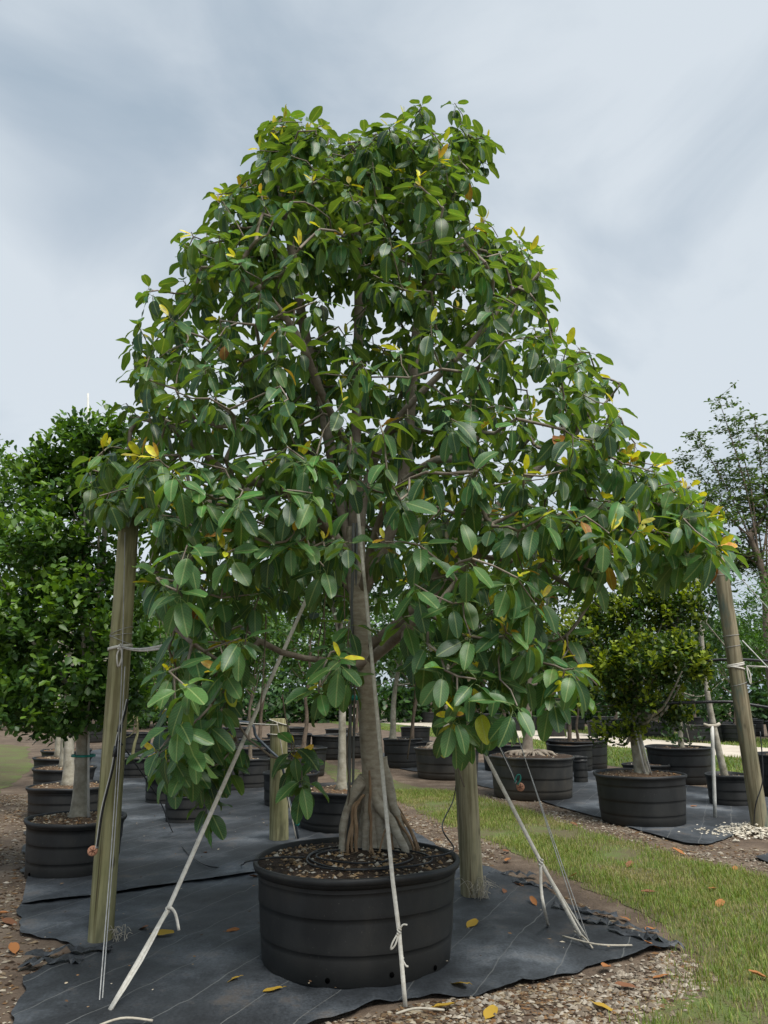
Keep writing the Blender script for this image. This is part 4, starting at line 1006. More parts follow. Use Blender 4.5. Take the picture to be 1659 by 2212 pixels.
solo('tape_bow', *ringtube(smoothline([at(1112, 1690, Yp - .02), at(1116, 1676, Yp - .02), at(1123, 1674, Yp - .02), at(1124, 1684, Yp - .02), at(1118, 1695, Yp - .02)], 5), 0.006, 6), M['tape'], 'small green tape bow tied on the hanging bubbler hose', 'tape')
# hose over the short green post
Yp = pMb.y - pMr - .05
line('garden_hose', [at(410, 1556, Yp + .5), at(470, 1560, Yp + .3), at(540, 1562, Yp), at(553, 1590, Yp), at(580, 1618, Yp), at(608, 1650, Yp), at(622, 1720, Yp), at(636, 1770, Yp), G(645, 1815)], 0.016, 'blue-grey hose sagging past the short green post', 'hose', 'bluehose')
line('cord', [at(455, 1558, Yp + .2), at(540, 1563, Yp - .02), at(600, 1566, Yp - .02)], 0.006, 'white cord tied across to the short green post', 'cord', 'rope')
o = solo('cord', *ribbon(smoothline([at(598, 1560, Yp - .02), at(604, 1590, Yp - .03), at(612, 1640, Yp - .03), at(622, 1720, Yp - .03), at(640, 1812, Yp - .1)], 4), 0.012, .003, (1, 0, 0)), M['cord'], 'pale cord running down from the top of the short green post', 'cord')
solo('tape_band', *ringtube([at(641, 1783, Yp - .06), at(643, 1777, Yp - .06)], 0.022, 8), M['tape'], 'green tape band around the blue-grey hose', 'tape')

# stake beside the trunk
stk = thing('support_stake', at(754, 1800, TY - .13), 'tall pair of grey metal stakes standing against the fig trunk', 'stake')
for dx, rr_ in ((0, 0.012), (9, 0.009)):
    a = at(752 + dx, 1790, TY - .03); a.z = SZ - .02; b = at(764 + dx * .8, 1130, TY - .06)
    part('rod', *ringtube([a.lerp(b, i / 8) for i in range(9)], rr_, 8), M['conduit'], stk)
p_ = at(765, 1507, TY - .06); part('tape', *ringtube([p_ + Vector((.005, 0, -.018)), p_ + Vector((.005, 0, .018))], 0.026, 10), M['tape'], stk)
# drip tube rings on the big pot's soil
dr = thing('drip_tube', bigsoil, 'thin black drip tube coiled on the soil of the very large pot', 'tube')
for rr_, (ox, oy), zz in ((0.33, (0.02, -0.08), 0.012), (0.40, (0.06, -0.06), 0.014), (0.25, (0.0, -0.03), 0.014)):
    pts = []
    for k in range(41):
        a = k / 40 * 6.283; q = rr_ * (1 + 0.06 * math.sin(3 * a + rr_ * 20)); x = bigsoil.x + ox + q * math.cos(a); y = bigsoil.y + oy + q * 0.85 * math.sin(a)
        rad_ = math.hypot(x - bigsoil.x, y - bigsoil.y) / pr_
        pts.append(Vector((x, y, bigsoil.z - 0.03 * rad_ ** 2 + zz)))
    part('loop', *ringtube(pts, 0.0055, 6, False), M['hose'], dr)
rimL = Vector((pc.x - pr_ * .93, pc.y - .1, pc.z + ph_ + .008))
line('irrigation_tube', [bigsoil + Vector((-.33, -.1, .012)), rimL + Vector((.1, 0, -.0)), rimL + Vector((-.08, -.02, -.02)), G(520, 1868, .03), G(455, 1872, .06), G(405, 1842, .06), G(372, 1795, .06), at(350, 1740, 7.2), at(320, 1690, 6.6), at(258, 1600, pLb.y - pLr - .05)], 0.006, 'thin black tube curving over the ground fabric from greenish post to very large pot', 'tube', 'hose')
line('irrigation_tube', [Vector((pc.x + .42, pc.y - .1, bigsoil.z + .01)), Vector((pc.x + pr_ * .97, pc.y + .12, pc.z + ph_ + .01)), at(955, 1785, pc.y + .35), at(980, 1725, pRb.y + .1), at(990, 1650, pRb.y - .1)], 0.005, 'thin black tube looping from the very large pot up to the pale grey-brown post', 'tube', 'hose')

# ------------------------------------------------------------------ left row: oval pots with dense small-leaved trees
TL = (0.14, 0.255, 0.032)
def lobes_px(lst):
    o = []
    for x, y, rx, ry, Y in lst:
        c = at(x, y, Y); dep = Y * CP + (c.z - CAM_H) * SP; o.append((tuple(c), rx / FPX * dep, 0.75 * rx / FPX * dep, ry / FPX * dep / 0.97))
    return o
c1, r1, h1 = pot_from_px(63, 268, 1911, 1783)
_, s1 = make_pot(c1, r1, h1, 'black pot of orange mulch beside the greenish timber post', 'pot', 'litter', holes=3, chips=420, chipcol=LITTER, seg=72, fill=0.03, bands=(0.3, 0.6, 0.86))
Y1 = c1.y
tree(Vector((at(172, 1750, Y1).x, Y1, s1.z - .04)),
     lobes_px([(170, 1010, 85, 110, Y1), (215, 960, 55, 80, Y1 - .2), (110, 1060, 80, 95, Y1 - .1), (200, 1120, 120, 120, Y1), (80, 1200, 120, 120, Y1 - .3), (210, 1280, 130, 110, Y1 + .1), (90, 1360, 140, 110, Y1 - .3), (230, 1400, 110, 100, Y1 - .1), (120, 1490, 150, 85, Y1 - .3), (40, 1560, 110, 75, Y1 - .5), (245, 1520, 85, 70, Y1), (10, 1440, 110, 110, Y1), (150, 1570, 90, 45, Y1 - .2)]),
     'tall dense small-leaved tree with pale trunk in the mulch pot beside the greenish post', 0.09, 3000, 8, G1, 0.07, 'palebark', group=None, fresh=(TL, 0.1, 0.55), nb=22, h_fork=0.3)
for (xl, xr, yb, yr, lab, tx, Y_, lob) in (
    (65, 236, 1775, 1707, 'second black pot in the mulch-pot row, just behind the orange mulch pot', 147, None, [(60, 1080, 70, 120), (20, 1180, 90, 130), (80, 1300, 100, 130), (20, 1420, 100, 130), (100, 1480, 90, 90)]),
    (75, 205, 1712, 1664, 'third black pot in the mulch-pot row', 139, None, [(-30, 1100, 70, 140), (-20, 1280, 90, 160), (0, 1440, 90, 110), (60, 1520, 70, 60)]),
    (76, 196, 1680, 1641, 'fourth black pot in the mulch-pot row', 128, None, [(-70, 1050, 80, 110), (-80, 1250, 90, 150), (-60, 1430, 90, 110)]),
    (92, 196, 1658, 1624, 'fifth black pot in the mulch-pot row', 150, None, [(330, 1350, 60, 90), (300, 1450, 60, 80), (330, 1500, 40, 50)])):
    c, r, h = pot_from_px(xl, xr, yb, yr)
    _, s = make_pot(c, r, h, lab, 'pot', 'litter', chips=160, chipcol=LITTER, seg=48, fill=0.03)
    tree(Vector((at(tx, yr, c.y).x, c.y, s.z - .04)), lobes_px([(x, y, a, b, c.y + random.uniform(-.2, .2)) for x, y, a, b in lob]),
         'dense small-leaved tree with pale trunk in the ' + lab.split(',')[0].replace('black ', ''), 0.095, 800, 8, G1, 0.075, 'palebark', fresh=(TL, 0.1, 0.5), nb=10)
# stake with green tape at the first pale trunk
st = thing('support_stake', at(193, 1750, Y1 - .06), 'thin grey stake taped in green to the pale trunk in the mulch pot', 'stake')
a = at(193, 1752, Y1 - .05); a.z = s1.z - .02; b = at(190, 850, Y1 - .05)
part('rod', *ringtube([a.lerp(b, i / 6) for i in range(7)], 0.011, 8), M['pvc'], st)
p_ = at(180, 1632, Y1); part('tape', *ribbon([p_ + Vector((math.cos(k / 14 * 6.283) * .11, math.sin(k / 14 * 6.283) * .10, 0)) for k in range(15)], 0.022, .003, (0, 0, 1)), M['tape'], st)

# ------------------------------------------------------------------ pots and young trees between the left row and the fig
def potted(pot, label, lob=None, tlabel=None, tx=None, leaf=0.08, ncl=260, per=7, tints=G1, r0=0.035, mat='pot', soil='soil', bark='twig', fresh=None, chips=90, nb=8, Yj=0.3, lean=None, fill=0.05, h_fork=0.35, chipcol=None, holes=0, wf=0.8):
    c, r, h = pot_from_px(*pot)
    pt, s = make_pot(c, r, h, label, mat, soil, chips=chips, seg=48, fill=fill, chipcol=chipcol, holes=holes)
    if lob:
        b = Vector((at(tx, pot[3], c.y).x if tx else c.x, c.y, s.z - .04))
        tree(b, lobes_px([(x, y, a, bb, c.y + random.uniform(-Yj, Yj)) for x, y, a, bb in lob]), tlabel, leaf, int(ncl * 1.35), per, tints, r0, bark, fresh=fresh, nb=nb, lean=lean, h_fork=h_fork, wf=wf)
    return c, r, h, s
potted((358, 452, 1787, 1714), 'small black pot on the fabric below the hanging fig leaves', [(415, 1330, 50, 70), (430, 1420, 50, 60)], 'slim young tree in the small black pot under the hanging fig leaves', 420, ncl=90, r0=0.02)
potted((315, 412, 1744, 1683), 'small black pot just behind the one below the hanging fig leaves', [(360, 1330, 55, 80), (345, 1440, 55, 60)], 'slim young tree in the pot behind the hanging fig leaves', 365, ncl=120, r0=0.02)
potted((262, 330, 1686, 1640), 'black pot with yellow-green trunk beside the mulch-pot row', [(300, 1470, 60, 70), (310, 1540, 50, 40), (270, 1560, 40, 30)], 'bushy low-branched tree with yellow-green trunk beside the mulch-pot row', 286, ncl=240, fresh=(TL, 0, .5), bark='post_green')
potted((500, 582, 1709, 1642), 'black pot half hidden behind the short green post', [(540, 1350, 70, 90), (500, 1430, 60, 60)], 'young tree in the pot half hidden behind the short green post', 540, ncl=200, tints=G3)
potted((569, 690, 1752, 1675), 'black pot right behind the short green post', None, chips=60)
potted((639, 850, 1806, 1716), 'wide black pot of reddish mulch directly behind the fig trunk', [(735, 1210, 110, 90), (690, 1310, 100, 80), (790, 1290, 100, 80), (740, 1120, 80, 70)], 'pale-trunked tree in the wide pot directly behind the fig trunk', 737, leaf=0.10, ncl=420, tints=G2, r0=0.06, bark='palebark', soil='litter', chipcol=LITTER, chips=260)
potted((700, 812, 1639, 1590), 'faded grey pot behind the pale-trunked tree', [(760, 1380, 80, 90), (700, 1330, 70, 80)], 'loose leafy tree in the faded grey pot', 760, ncl=260, tints=G3, mat='potgrey')
potted((827, 912, 1661, 1598), 'black pot with a flaring pale trunk beyond the fig trunk', [(850, 1330, 90, 100), (910, 1250, 80, 80), (880, 1430, 80, 50)], 'tree with a flaring pale trunk beyond the fig trunk', 848, ncl=360, tints=G3, r0=0.075, bark='palebark', fresh=((.13, .20, .03), 0, .4))
potted((894, 1037, 1687, 1620), 'faded brownish pot with surface roots behind the pale grey-brown post', [(960, 1280, 90, 110), (1030, 1200, 80, 80), (930, 1400, 70, 60)], 'thick-trunked tree in the faded brownish pot', 962, ncl=420, tints=G3, r0=0.09, bark='palebark', mat='potgrey', fresh=((.13, .20, .03), 0, .5), fill=0.02)
potted((1057, 1238, 1733, 1640), 'large faded black pot heaped with swollen roots behind the guy wires', [(1140, 1270, 110, 100), (1090, 1370, 90, 90), (1200, 1190, 90, 90), (1210, 1340, 80, 80), (1130, 1440, 90, 50)], 'bright green bushy tree with straight trunk above the swollen roots', 1140, leaf=0.085, ncl=700, tints=[(.075, .14, .022), (.10, .17, .025), (.055, .11, .02)], r0=0.085, bark='bark', mat='potgrey', fresh=((.17, .23, .03), 0, .5), fill=0.01)
potted((1236, 1268, 1693, 1636), 'slim black pot beside the pot heaped with swollen roots', None, chips=0)
potted((1177, 1312, 1666, 1603), 'black pot behind the slim pot at the track edge', [(1240, 1440, 80, 70), (1290, 1500, 70, 50)], 'dark young tree in the pot at the track edge', 1250, ncl=260, tints=G2, bark='redbark')
potted((1345, 1444, 1700, 1655), 'low wide pot between the leaning-trunk pot and the pot at the road verge', None, chips=40)
potted((1397, 1533, 1697, 1618), 'black pot with a small leafy sprout standing at the road verge', [(1470, 1250, 90, 110), (1500, 1380, 70, 100), (1520, 1500, 50, 60), (1470, 1600, 36, 30)], 'dark leafy tree with a low sprout behind the leaning bushy tree', 1472, leaf=0.12, ncl=420, tints=G2, r0=0.05, bark='palebark', wf=0.55)
cR, rR, hR, sR = potted((1285, 1477, 1792, 1681), 'large black pot at the fabric edge with a leaning trunk', None, chips=200, mat='pot', chipcol=LITTER, soil='litter', fill=0.03)
YR = cR.y
tree(Vector((at(1388, 1672, YR).x, YR, sR.z - .04)),
     lobes_px([(1430, 1290, 85, 62, YR), (1360, 1340, 90, 70, YR), (1475, 1345, 62, 60, YR - .2), (1290, 1400, 80, 90, YR + .1), (1425, 1430, 92, 65, YR - .5), (1360, 1470, 85, 60, YR - .2), (1480, 1465, 55, 50, YR - .4), (1400, 1530, 75, 55, YR - .2), (1300, 1520, 75, 60, YR + .1), (1450, 1560, 45, 45, YR - .1), (1340, 1590, 55, 40, YR)]),
     'bushy tree with yellow-green tips and a thick leaning trunk at the fabric edge', 0.08, 2200, 8, [(.03, .066, .012), (.04, .085, .014), (.055, .10, .016)], 0.085, 'palebark', fresh=((.22, .285, .025), -.1, .85), nb=16, lean=(-.12, 0, 0), h_fork=0.3, updir=1.0)
for dx in (0, 8):
    a = at(1394 + dx * 1.6, 1672, YR - .12); a.z = sR.z - .02; b = at(1368 + dx, 1560, YR - .12)
    solo('support_stake', *ringtube([a, a.lerp(b, .5), b], 0.012, 8), M['pvc'], 'thin white stake leaning on the thick leaning trunk', 'stake', 'stakes on the leaning trunk')
cQ, rQ, hQ, sQ = potted((1526, 1624, 1746, 1678), 'medium black pot with a slim leaning trunk and white pipe beside the weathered post', None, chips=60, fill=0.06)
tq = thing('nursery_tree', Vector((at(1567, 1682, cQ.y).x, cQ.y, sQ.z - .04)), 'slim leaning tree with peeling trunk beside the leaning weathered post', 'tree')
L_ = smoothline([tq.location, at(1548, 1600, cQ.y), at(1530, 1510, cQ.y), at(1522, 1450, cQ.y), at(1512, 1330, cQ.y), at(1505, 1250, cQ.y)], 5)
part('trunk', *ringtube(L_, np.linspace(.055, .02, len(L_)), 10), M['palebark'], tq)
crown('crown', tq, lobes_px([(1540, 1300, 60, 70, cQ.y + .3), (1510, 1400, 40, 60, cQ.y + .3), (1570, 1420, 50, 70, cQ.y + .8), (1530, 1540, 35, 60, cQ.y + .6)]), 170, 7, 0.14, G2, 0.45)
for k_, (tx_, ty_) in enumerate(((1540, 1290), (1570, 1400), (1510, 1400))):
    st_ = L_[18 + k_ * 2]; part('limb', *ringtube(smoothline([st_, st_.lerp(at(tx_, ty_, cQ.y + .3), .5), at(tx_, ty_, cQ.y + .3)], 4), 0.012, 6), M['palebark'], tq)
pv = thing('pipe_stake', G(1545, 1768), 'white plastic pipe stake standing before the medium black pot', 'pipe')
a = G(1545, 1769); b = at(1538, 1568, a.y); part('pipe', *ringtube([a.lerp(b, i / 5) for i in range(6)], 0.030 * .8, 10), M['pvc'], pv)
part('tee', *ringtube([b + Vector((-.11, 0, .02)), b + Vector((-.05, 0, .0)), b + Vector((.05, 0, .0)), b + Vector((.11, 0, .03))], 0.022, 8), M['cord'], pv)
potted((1638, 1760, 1730, 1634), 'black pot standing beyond the leaning weathered post', [(1690, 1330, 90, 90), (1660, 1430, 70, 70)], 'bright feathery tree beyond the leaning weathered post', 1690, leaf=0.10, ncl=300, tints=[(.08, .18, .03), (.06, .14, .025)], wf=0.45)

# swollen surface roots heaped on two pots
for (cx, cy, w, k, lab) in ((1150, 1632, 62, 34, 'heap of swollen tan roots on the large faded black pot'), (952, 1613, 42, 22, 'heap of swollen tan roots on the faded brownish pot')):
    base = None
    Yr = pot_from_px(1057, 1238, 1733, 1640)[0].y if k == 34 else pot_from_px(894, 1037, 1687, 1620)[0].y
    c0 = at(cx, cy, Yr); rt = thing('surface_roots', c0 - Vector((0, 0, .06)), lab, 'roots', None)
    for i in range(k):
        a = i / k * 6.283; q = w / FPX * Yr; p0 = c0 + Vector((math.cos(a) * q * .25, math.sin(a) * q * .25, .06)); p2 = c0 + Vector((math.cos(a) * q * random.uniform(.7, 1), math.sin(a) * q * random.uniform(.7, 1), -.05))
        part('root', *ringtube(smoothline([p0, p0.lerp(p2, .5) + Vector((random.uniform(-.12, .12), random.uniform(-.12, .12), random.uniform(0, .05))), p2 + Vector((random.uniform(-.1, .1), 0, 0))], 4), np.linspace(random.uniform(.02, .05), .02, 9), 7), M['bark'], rt)

# ------------------------------------------------------------------ farther rows of pots and trees
def far_tree(x, Y, pr, h, z0, z1, rx, label, tints, leaf, ncl, plabel, bark='redbark', seed=0, fresh=None, wf=.8, potmat='pot', n=9, r0=.05):
    c = Vector((x, Y, .01))
    if plabel: make_pot(c, pr, h, plabel, potmat, 'litter', chips=0, seg=36)
    lob = autolobes((x, Y, (z0 + z1) / 2), rx, rx * .9, (z1 - z0) / 2, n, seed)
    return tree(Vector((x, Y, h - .08 if plabel else 0)), lob, label, leaf, int(ncl * 1.6), 7, tints, r0, bark, fresh=fresh, nb=9, wf=wf)
def X(px, Y): return (px - W0 / 2) / FPX * (Y * CP - 1.0 * SP)
specs = [
    (470, 13.5, 'slim tree with a low rounded crown behind the hanging fig leaves', G3, 1.25, 3.6, 1.2, .10, 300),
    (385, 17, 'green tree far behind the small pots on the fabric', G1, 1.4, 4.1, 1.5, .12, 300),
    (560, 19, 'dark tree in the far rows behind the short green post', G2, 1.4, 4.4, 1.6, .12, 300),
    (655, 16, 'mid-green tree behind the wide mulch pot', G3, 1.4, 3.7, 1.3, .11, 300),
    (770, 22, 'dark broad tree in the far rows behind the fig trunk', G2, 1.5, 4.8, 1.9, .14, 300),
    (1000, 24, 'dark tree by the far bend of the pale track', G2, 1.5, 4.8, 1.9, .14, 300),
    (890, 18, 'mid-green tree beyond the flaring pale trunk', G1, 1.5, 4.0, 1.5, .12, 300),
    (1090, 17.0, 'dark leafy tree behind the bright green bushy tree', G2, 1.4, 3.8, 1.3, .11, 320),
    (1230, 17.0, 'dark leafy tree between the bushy tree and the track', G2, 1.2, 3.7, 1.4, .11, 320),
    (290, 22, 'tall green tree far behind the mulch-pot row', G1, 1.4, 5.2, 2.0, .14, 320),
    (200, 27, 'far tree glimpsed beyond the mulch-pot row', G1, 1.4, 5.6, 2.4, .16, 260),
]
for i, (x_, Y_, lab, tn, z0, z1, rx, lf, ncl) in enumerate(specs):
    far_tree(X(x_, Y_), Y_, .5, .55, z0, z1, rx, lab, tn, lf, ncl, 'black pot under the ' + lab, seed=i)
# beyond the pale track
specs2 = [(1180, 36, G1, 5.4, 2.2), (1330, 33, G2, 5.0, 2.1), (1420, 30, G1, 5.2, 2.0), (1500, 36, G3, 5.6, 2.3), (1590, 27, G3, 4.6, 1.8), (1690, 30, G3, 5.5, 2.1), (1060, 42, G2, 5.8, 2.5), (930, 46, G1, 6.2, 2.8), (1800, 26, G2, 5.2, 2.0)]
names2 = ['behind the bright green bushy tree', 'behind the thick leaning trunk', 'right behind the yellow-tipped bushy tree', 'behind the slim leaning tree', 'just beyond the weathered post', 'behind the bright feathery tree', 'at the bend of the pale track', 'past the flaring pale trunk', 'past the pot beyond the weathered post']
for i, ((x_, Y_, tn, z1, rx), nm) in enumerate(zip(specs2, names2)):
    far_tree(X(x_, Y_), Y_, .62, .6, 1.3, z1, rx, 'tree over the pale track ' + nm, tn, .15, 340, 'pot over the pale track ' + nm, seed=40 + i, r0=.07)
# loose black pots in the far rows
rowname = {15.5: 'row just behind the short green post', 20.5: 'row under the dark trees behind the fig', 25: 'rearmost row behind the fig', 27.5: 'row on the far verge of the pale track', 31: 'second row over the pale track', 36: 'third row over the pale track'}
k = 0
for Y_, xs in ((15.5, (520, 600)), (20.5, (450, 640, 700, 850)), (25, (380, 520, 620, 720, 900)), (27.5, (1480, 1545)), (31, (1200, 1280, 1375, 1560, 1625)), (36, (1120, 1240, 1300, 1440, 1540, 1610))):
    for x_ in xs:
        make_pot(Vector((X(x_, Y_) + random.uniform(-.2, .2), Y_ + random.uniform(-.4, .4), .01)), random.uniform(.42, .6), random.uniform(.5, .62), 'far black pot standing empty in the ' + rowname[Y_], 'pot', 'litter', 'far black pots in the back rows', chips=0, seg=28)
# airy tree on the right
Yb = 17.0
def airy():
    base = G(1640, 1700); base = Vector((at(1665, 1500, Yb).x, Yb, 0)); t = thing('airy_tree', base, 'airy fine-leaved tree with reddish branches rising against the sky', 'tree')
    mb = MB(); mains = []
    trunk = smoothline([base, at(1660, 1400, Yb), at(1650, 1250, Yb), at(1618, 1150, Yb)], 5)
    part('trunk', *ringtube(trunk, np.linspace(.11, .07, len(trunk)), 8), M['redbark'], t)
    ends = [(1552, 860), (1500, 930), (1585, 905), (1630, 900), (1480, 985), (1655, 930), (1520, 1070), (1560, 1010), (1700, 950), (1600, 1010), (1660, 1060), (1545, 1150), (1700, 1130), (1620, 1180), (1510, 1180), (1750, 1010), (1580, 1230), (1680, 1240)]
    Pp = []
    for ex, ey in ends:
        e_ = at(ex, ey, Yb + random.uniform(-.8, .8)); s_ = trunk[int(len(trunk) * random.uniform(.55, .99))]
        L2 = smoothline([s_, s_.lerp(e_, .5) + Vector((.12, 0, -.1)), e_], 7)
        part('limb', *ringtube(L2, np.linspace(.026, .005, len(L2)), 6), M['redbark'], t)
        for i in range(6, len(L2)):
            for j in range(5):
                d = Vector((random.gauss(0, 1), random.gauss(0, 1), random.gauss(0, .5))); d.normalize()
                q = L2[i] + d * random.uniform(.15, .55); mb.add(*ringtube([L2[i], q], [.006, .003], 3, False))
                for w in range(10): Pp.append(L2[i].lerp(q, random.uniform(.3, 1.05)) + Vector((random.gauss(0, .05), random.gauss(0, .05), random.gauss(0, .03))))
    part('twig', *mb.data(), M['redbark'], t)['kind'] = 'stuff'
    P = np.array([tuple(p) for p in Pp]); N = len(P)
    f, n_, r = frames(rng.normal(size=(N, 3)) * np.array([1, 1, .4]), np.array([0, 0, 1.0]) + rng.normal(size=(N, 3)) * .3)
    V = place(LT, P, f, n_, r, rng.uniform(.07, .15, N), .6)
    tt = np.array([(.07, .125, .05), (.09, .15, .06)])[rng.integers(0, 2, N)]  # haze put into the colour: greens lightened
    o = part('crown', V, repfaces(LF, N, 6), M['leaf'], t, tint=np.repeat(tt, 6, 0)); o['kind'] = 'stuff'
airy()
# far wood closing the view
def wood():
    rr = random.Random(5); lo = []
    for i in range(150):
        x = -52 + i * 0.72 + rr.uniform(-1, 1); Y_ = 50 + rr.uniform(-5, 8) - 8 * (x < -8); h = rr.uniform(4.0, 6.6)
        lo.append((x, Y_, h * .5, rr.uniform(1.6, 3.0), 1.8, h * .5))
        if i % 2: lo.append((x + .5, Y_ - 2.5, .9, 1.5, 1.0, 1.0))
    A = np.array(lo); nl = 15000; li = rng.integers(0, len(lo), nl); d = unit(rng.normal(size=(nl, 3))); d[:, 1] = -np.abs(d[:, 1])
    P = A[li, :3] + d * A[li, 3:] * rng.uniform(.75, 1.08, (nl, 1))
    P = np.repeat(P, 4, 0) + rng.normal(size=(nl * 4, 3)) * .25; N = len(P); P[:, 2] = np.abs(P[:, 2]) + .1
    f, n_, r = frames(rng.normal(size=(N, 3)), np.array([0, -.3, 1.0]) + rng.normal(size=(N, 3)) * .4)
    V = place(LT, P, f, n_, r, rng.uniform(.25, .5, N), .9)
    tt = np.array(G2)[rng.integers(0, 3, N)] * rng.uniform(.7, 1.5, (N, 1))
    me = npmesh('far_wood', V, repfaces(LF, N, 6), [M['leaf']], tint=np.repeat(tt, 6, 0))
    tag(link('far_wood', me), 'distant line of green trees closing off the nursery', 'trees', kind='stuff')
wood()

# ------------------------------------------------------------------ ground cover: grass, litter, stones, fallen leaves
def scatter_px(n, box, poly=None, zmax=1e9):
    """points on the ground, even in area, inside a pixel polygon"""
    pts = np.array([(p.x, p.y) for p in [G(*c) for c in poly]])
    x0, y0 = pts.min(0); x1, y1 = pts.max(0)
    x0 = max(x0, -14); x1 = min(x1, 14); y0 = max(y0, 2.2); y1 = min(y1, zmax)
    P = np.stack([rng.uniform(x0, x1, n), rng.uniform(y0, y1, n)], 1)
    return P[inpoly(P[:, 0], P[:, 1], pts)]
def in_world(P, poly): return inpoly(P[:, 0], P[:, 1], np.array([(p[0], p[1]) for p in poly]))
def patchy(P, s, off):
    return np.array([noise.noise(Vector((a * s, b * s, off))) + .5 * noise.noise(Vector((a * s * 2.7, b * s * 2.7, off))) for a, b in P])
def blades(name, P, h0, h1, w, tints, label, cat='grass'):
    n = len(P); a = rng.uniform(0, 6.283, n); h = rng.uniform(h0, h1, n); bend = rng.uniform(.1, .9, n) * h
    dx, dy = np.cos(a), np.sin(a); z = np.full(n, .004)
    px_, py_ = P[:, 0], P[:, 1]
    V = np.stack([np.stack([px_ - dy * w, py_ + dx * w, z], 1), np.stack([px_ + dy * w, py_ - dx * w, z], 1),
                  np.stack([px_ + dx * bend * .35 + dy * w * .7, py_ + dy * bend * .35 - dx * w * .7, z + h * .6], 1), np.stack([px_ + dx * bend * .35 - dy * w * .7, py_ + dy * bend * .35 + dx * w * .7, z + h * .6], 1),
                  np.stack([px_ + dx * bend, py_ + dy * bend, z + h], 1)], 1).reshape(-1, 3)
    i = np.arange(n)[:, None] * 5
    Fq = i + np.array([[0, 1, 2, 3]]); Ft = i + np.array([[3, 2, 4]])
    t_ = np.array(tints)[rng.integers(0, len(tints), n)] * rng.uniform(.7, 1.3, (n, 1))
    me = npmesh(name, V, [Fq, Ft], [M['grass']], smooth=False, tint=np.repeat(t_, 5, 0))
    return tag(link(name, me), label, cat, kind='stuff')
GT = [(.17, .25, .045), (.21, .285, .055), (.13, .205, .038), (.27, .29, .085), (.30, .27, .12)]
Pg = scatter_px(300000, None, grass_near_px, 13.5); Pg = Pg + rng.normal(size=Pg.shape) * .07
nz_ = patchy(Pg, .8, 4.2); Pg = Pg[(nz_ + rng.uniform(-.35, .35, len(nz_))) > -.2]; dry = patchy(Pg, 1.5, 7.7) + rng.uniform(-.4, .4, len(Pg))
blades('grass', Pg[dry < .22], .016, .062, .0027, GT, 'short patchy green lawn grass between the pots and the pale track')
blades('grass', Pg[dry >= .22], .012, .04, .0024, [(.34, .30, .13), (.28, .27, .10), (.40, .34, .18), (.22, .25, .07)], 'dry straw-coloured grass in patches of the lawn')
Pv = np.concatenate([np.array([(p.x, p.y) for p in [G(rng.uniform(900, 1659), 0)]])[:0].reshape(0, 2)] + [
    (lambda pts: (lambda Q: Q[inpoly(Q[:, 0], Q[:, 1], pts)])(np.stack([rng.uniform(-4, 16, 60000), rng.uniform(13, 40, 60000)], 1)))(np.array([(p.x, p.y) for p in vp])) for vp in (verge_a, verge_b)])
blades('grass', Pv, .04, .10, .012, GT, 'strips of verge grass along both sides of the pale track')
# litter and stones on the bare dirt
left_dirt_px = [(-250, 1640), (70, 1640), (75, 1760), (66, 1900), (50, 2020), (150, 2065), (60, 2115), (20, 2230), (-250, 2400)]
strip_px = [(860, 1790), (1000, 1830), (1040, 1870), (1240, 1945), (1445, 2045), (1560, 2110), (1480, 2190), (1350, 2240), (880, 2270), (960, 2160), (1290, 2095), (1440, 2052), (1340, 2000), (1220, 1940), (1100, 1890), (1030, 1878)]
front_px = [(700, 2212), (880, 2172), (1160, 2132), (1300, 2098), (1440, 2060), (1520, 2080), (1500, 2140), (1360, 2215), (1300, 2400), (600, 2400)]
right_edge_px = [(1000, 1685), (1170, 1733), (1290, 1770), (1380, 1797), (1480, 1828), (1605, 1802), (1760, 1790), (1760, 1890), (1620, 1880), (1420, 1838), (1290, 1802), (1120, 1750), (900, 1690)]
strip2_px = [(640, 1690), (700, 1690), (820, 1720), (900, 1752), (980, 1796), (1110, 1842), (1040, 1885), (900, 1802), (760, 1760)]
chips_P, stone_P = [], []
for poly, nchip, nst in ((left_dirt_px, 120000, 12000), (strip2_px, 16000, 5000), (strip_px, 26000, 9000), (front_px, 26000, 5000), (right_edge_px, 26000, 16000)):
    a = scatter_px(nchip, None, poly, 13); a = a[(patchy(a, 1.3, 9) + rng.uniform(-.4, .4, len(a))) > -.1]; chips_P.append(a)
    b = scatter_px(nst, None, poly, 13); b = b[(patchy(b, 1.1, 2) + rng.uniform(-.3, .3, len(b))) > .02]; stone_P.append(b)
fmain_poly = fab_main
a = np.concatenate(chips_P); print('chips', len(a))
V2, F2, T2 = pebbles(np.c_[a, np.full(len(a), .004)], .005, .024, [tuple(v * .62 for v in c_) for c_ in LITTER], .22)
tag(link('leaf_litter', npmesh('leaf_litter', V2, F2, [M['chip']], smooth=False, tint=T2)), 'brown mulch chips and leaf litter on the bare dirt', 'litter', kind='stuff')
b = np.concatenate(stone_P); print('stones', len(b))
V2, F2, T2 = pebbles(np.c_[b, np.full(len(b), .006)], .005, .024, [(.28, .24, .19), (.21, .17, .13), (.38, .34, .28), (.15, .12, .09)])
tag(link('gravel', npmesh('gravel', V2, F2, [M['chip']], smooth=False, tint=T2)), 'pale limestone gravel scattered along the fabric edges', 'gravel', kind='stuff')
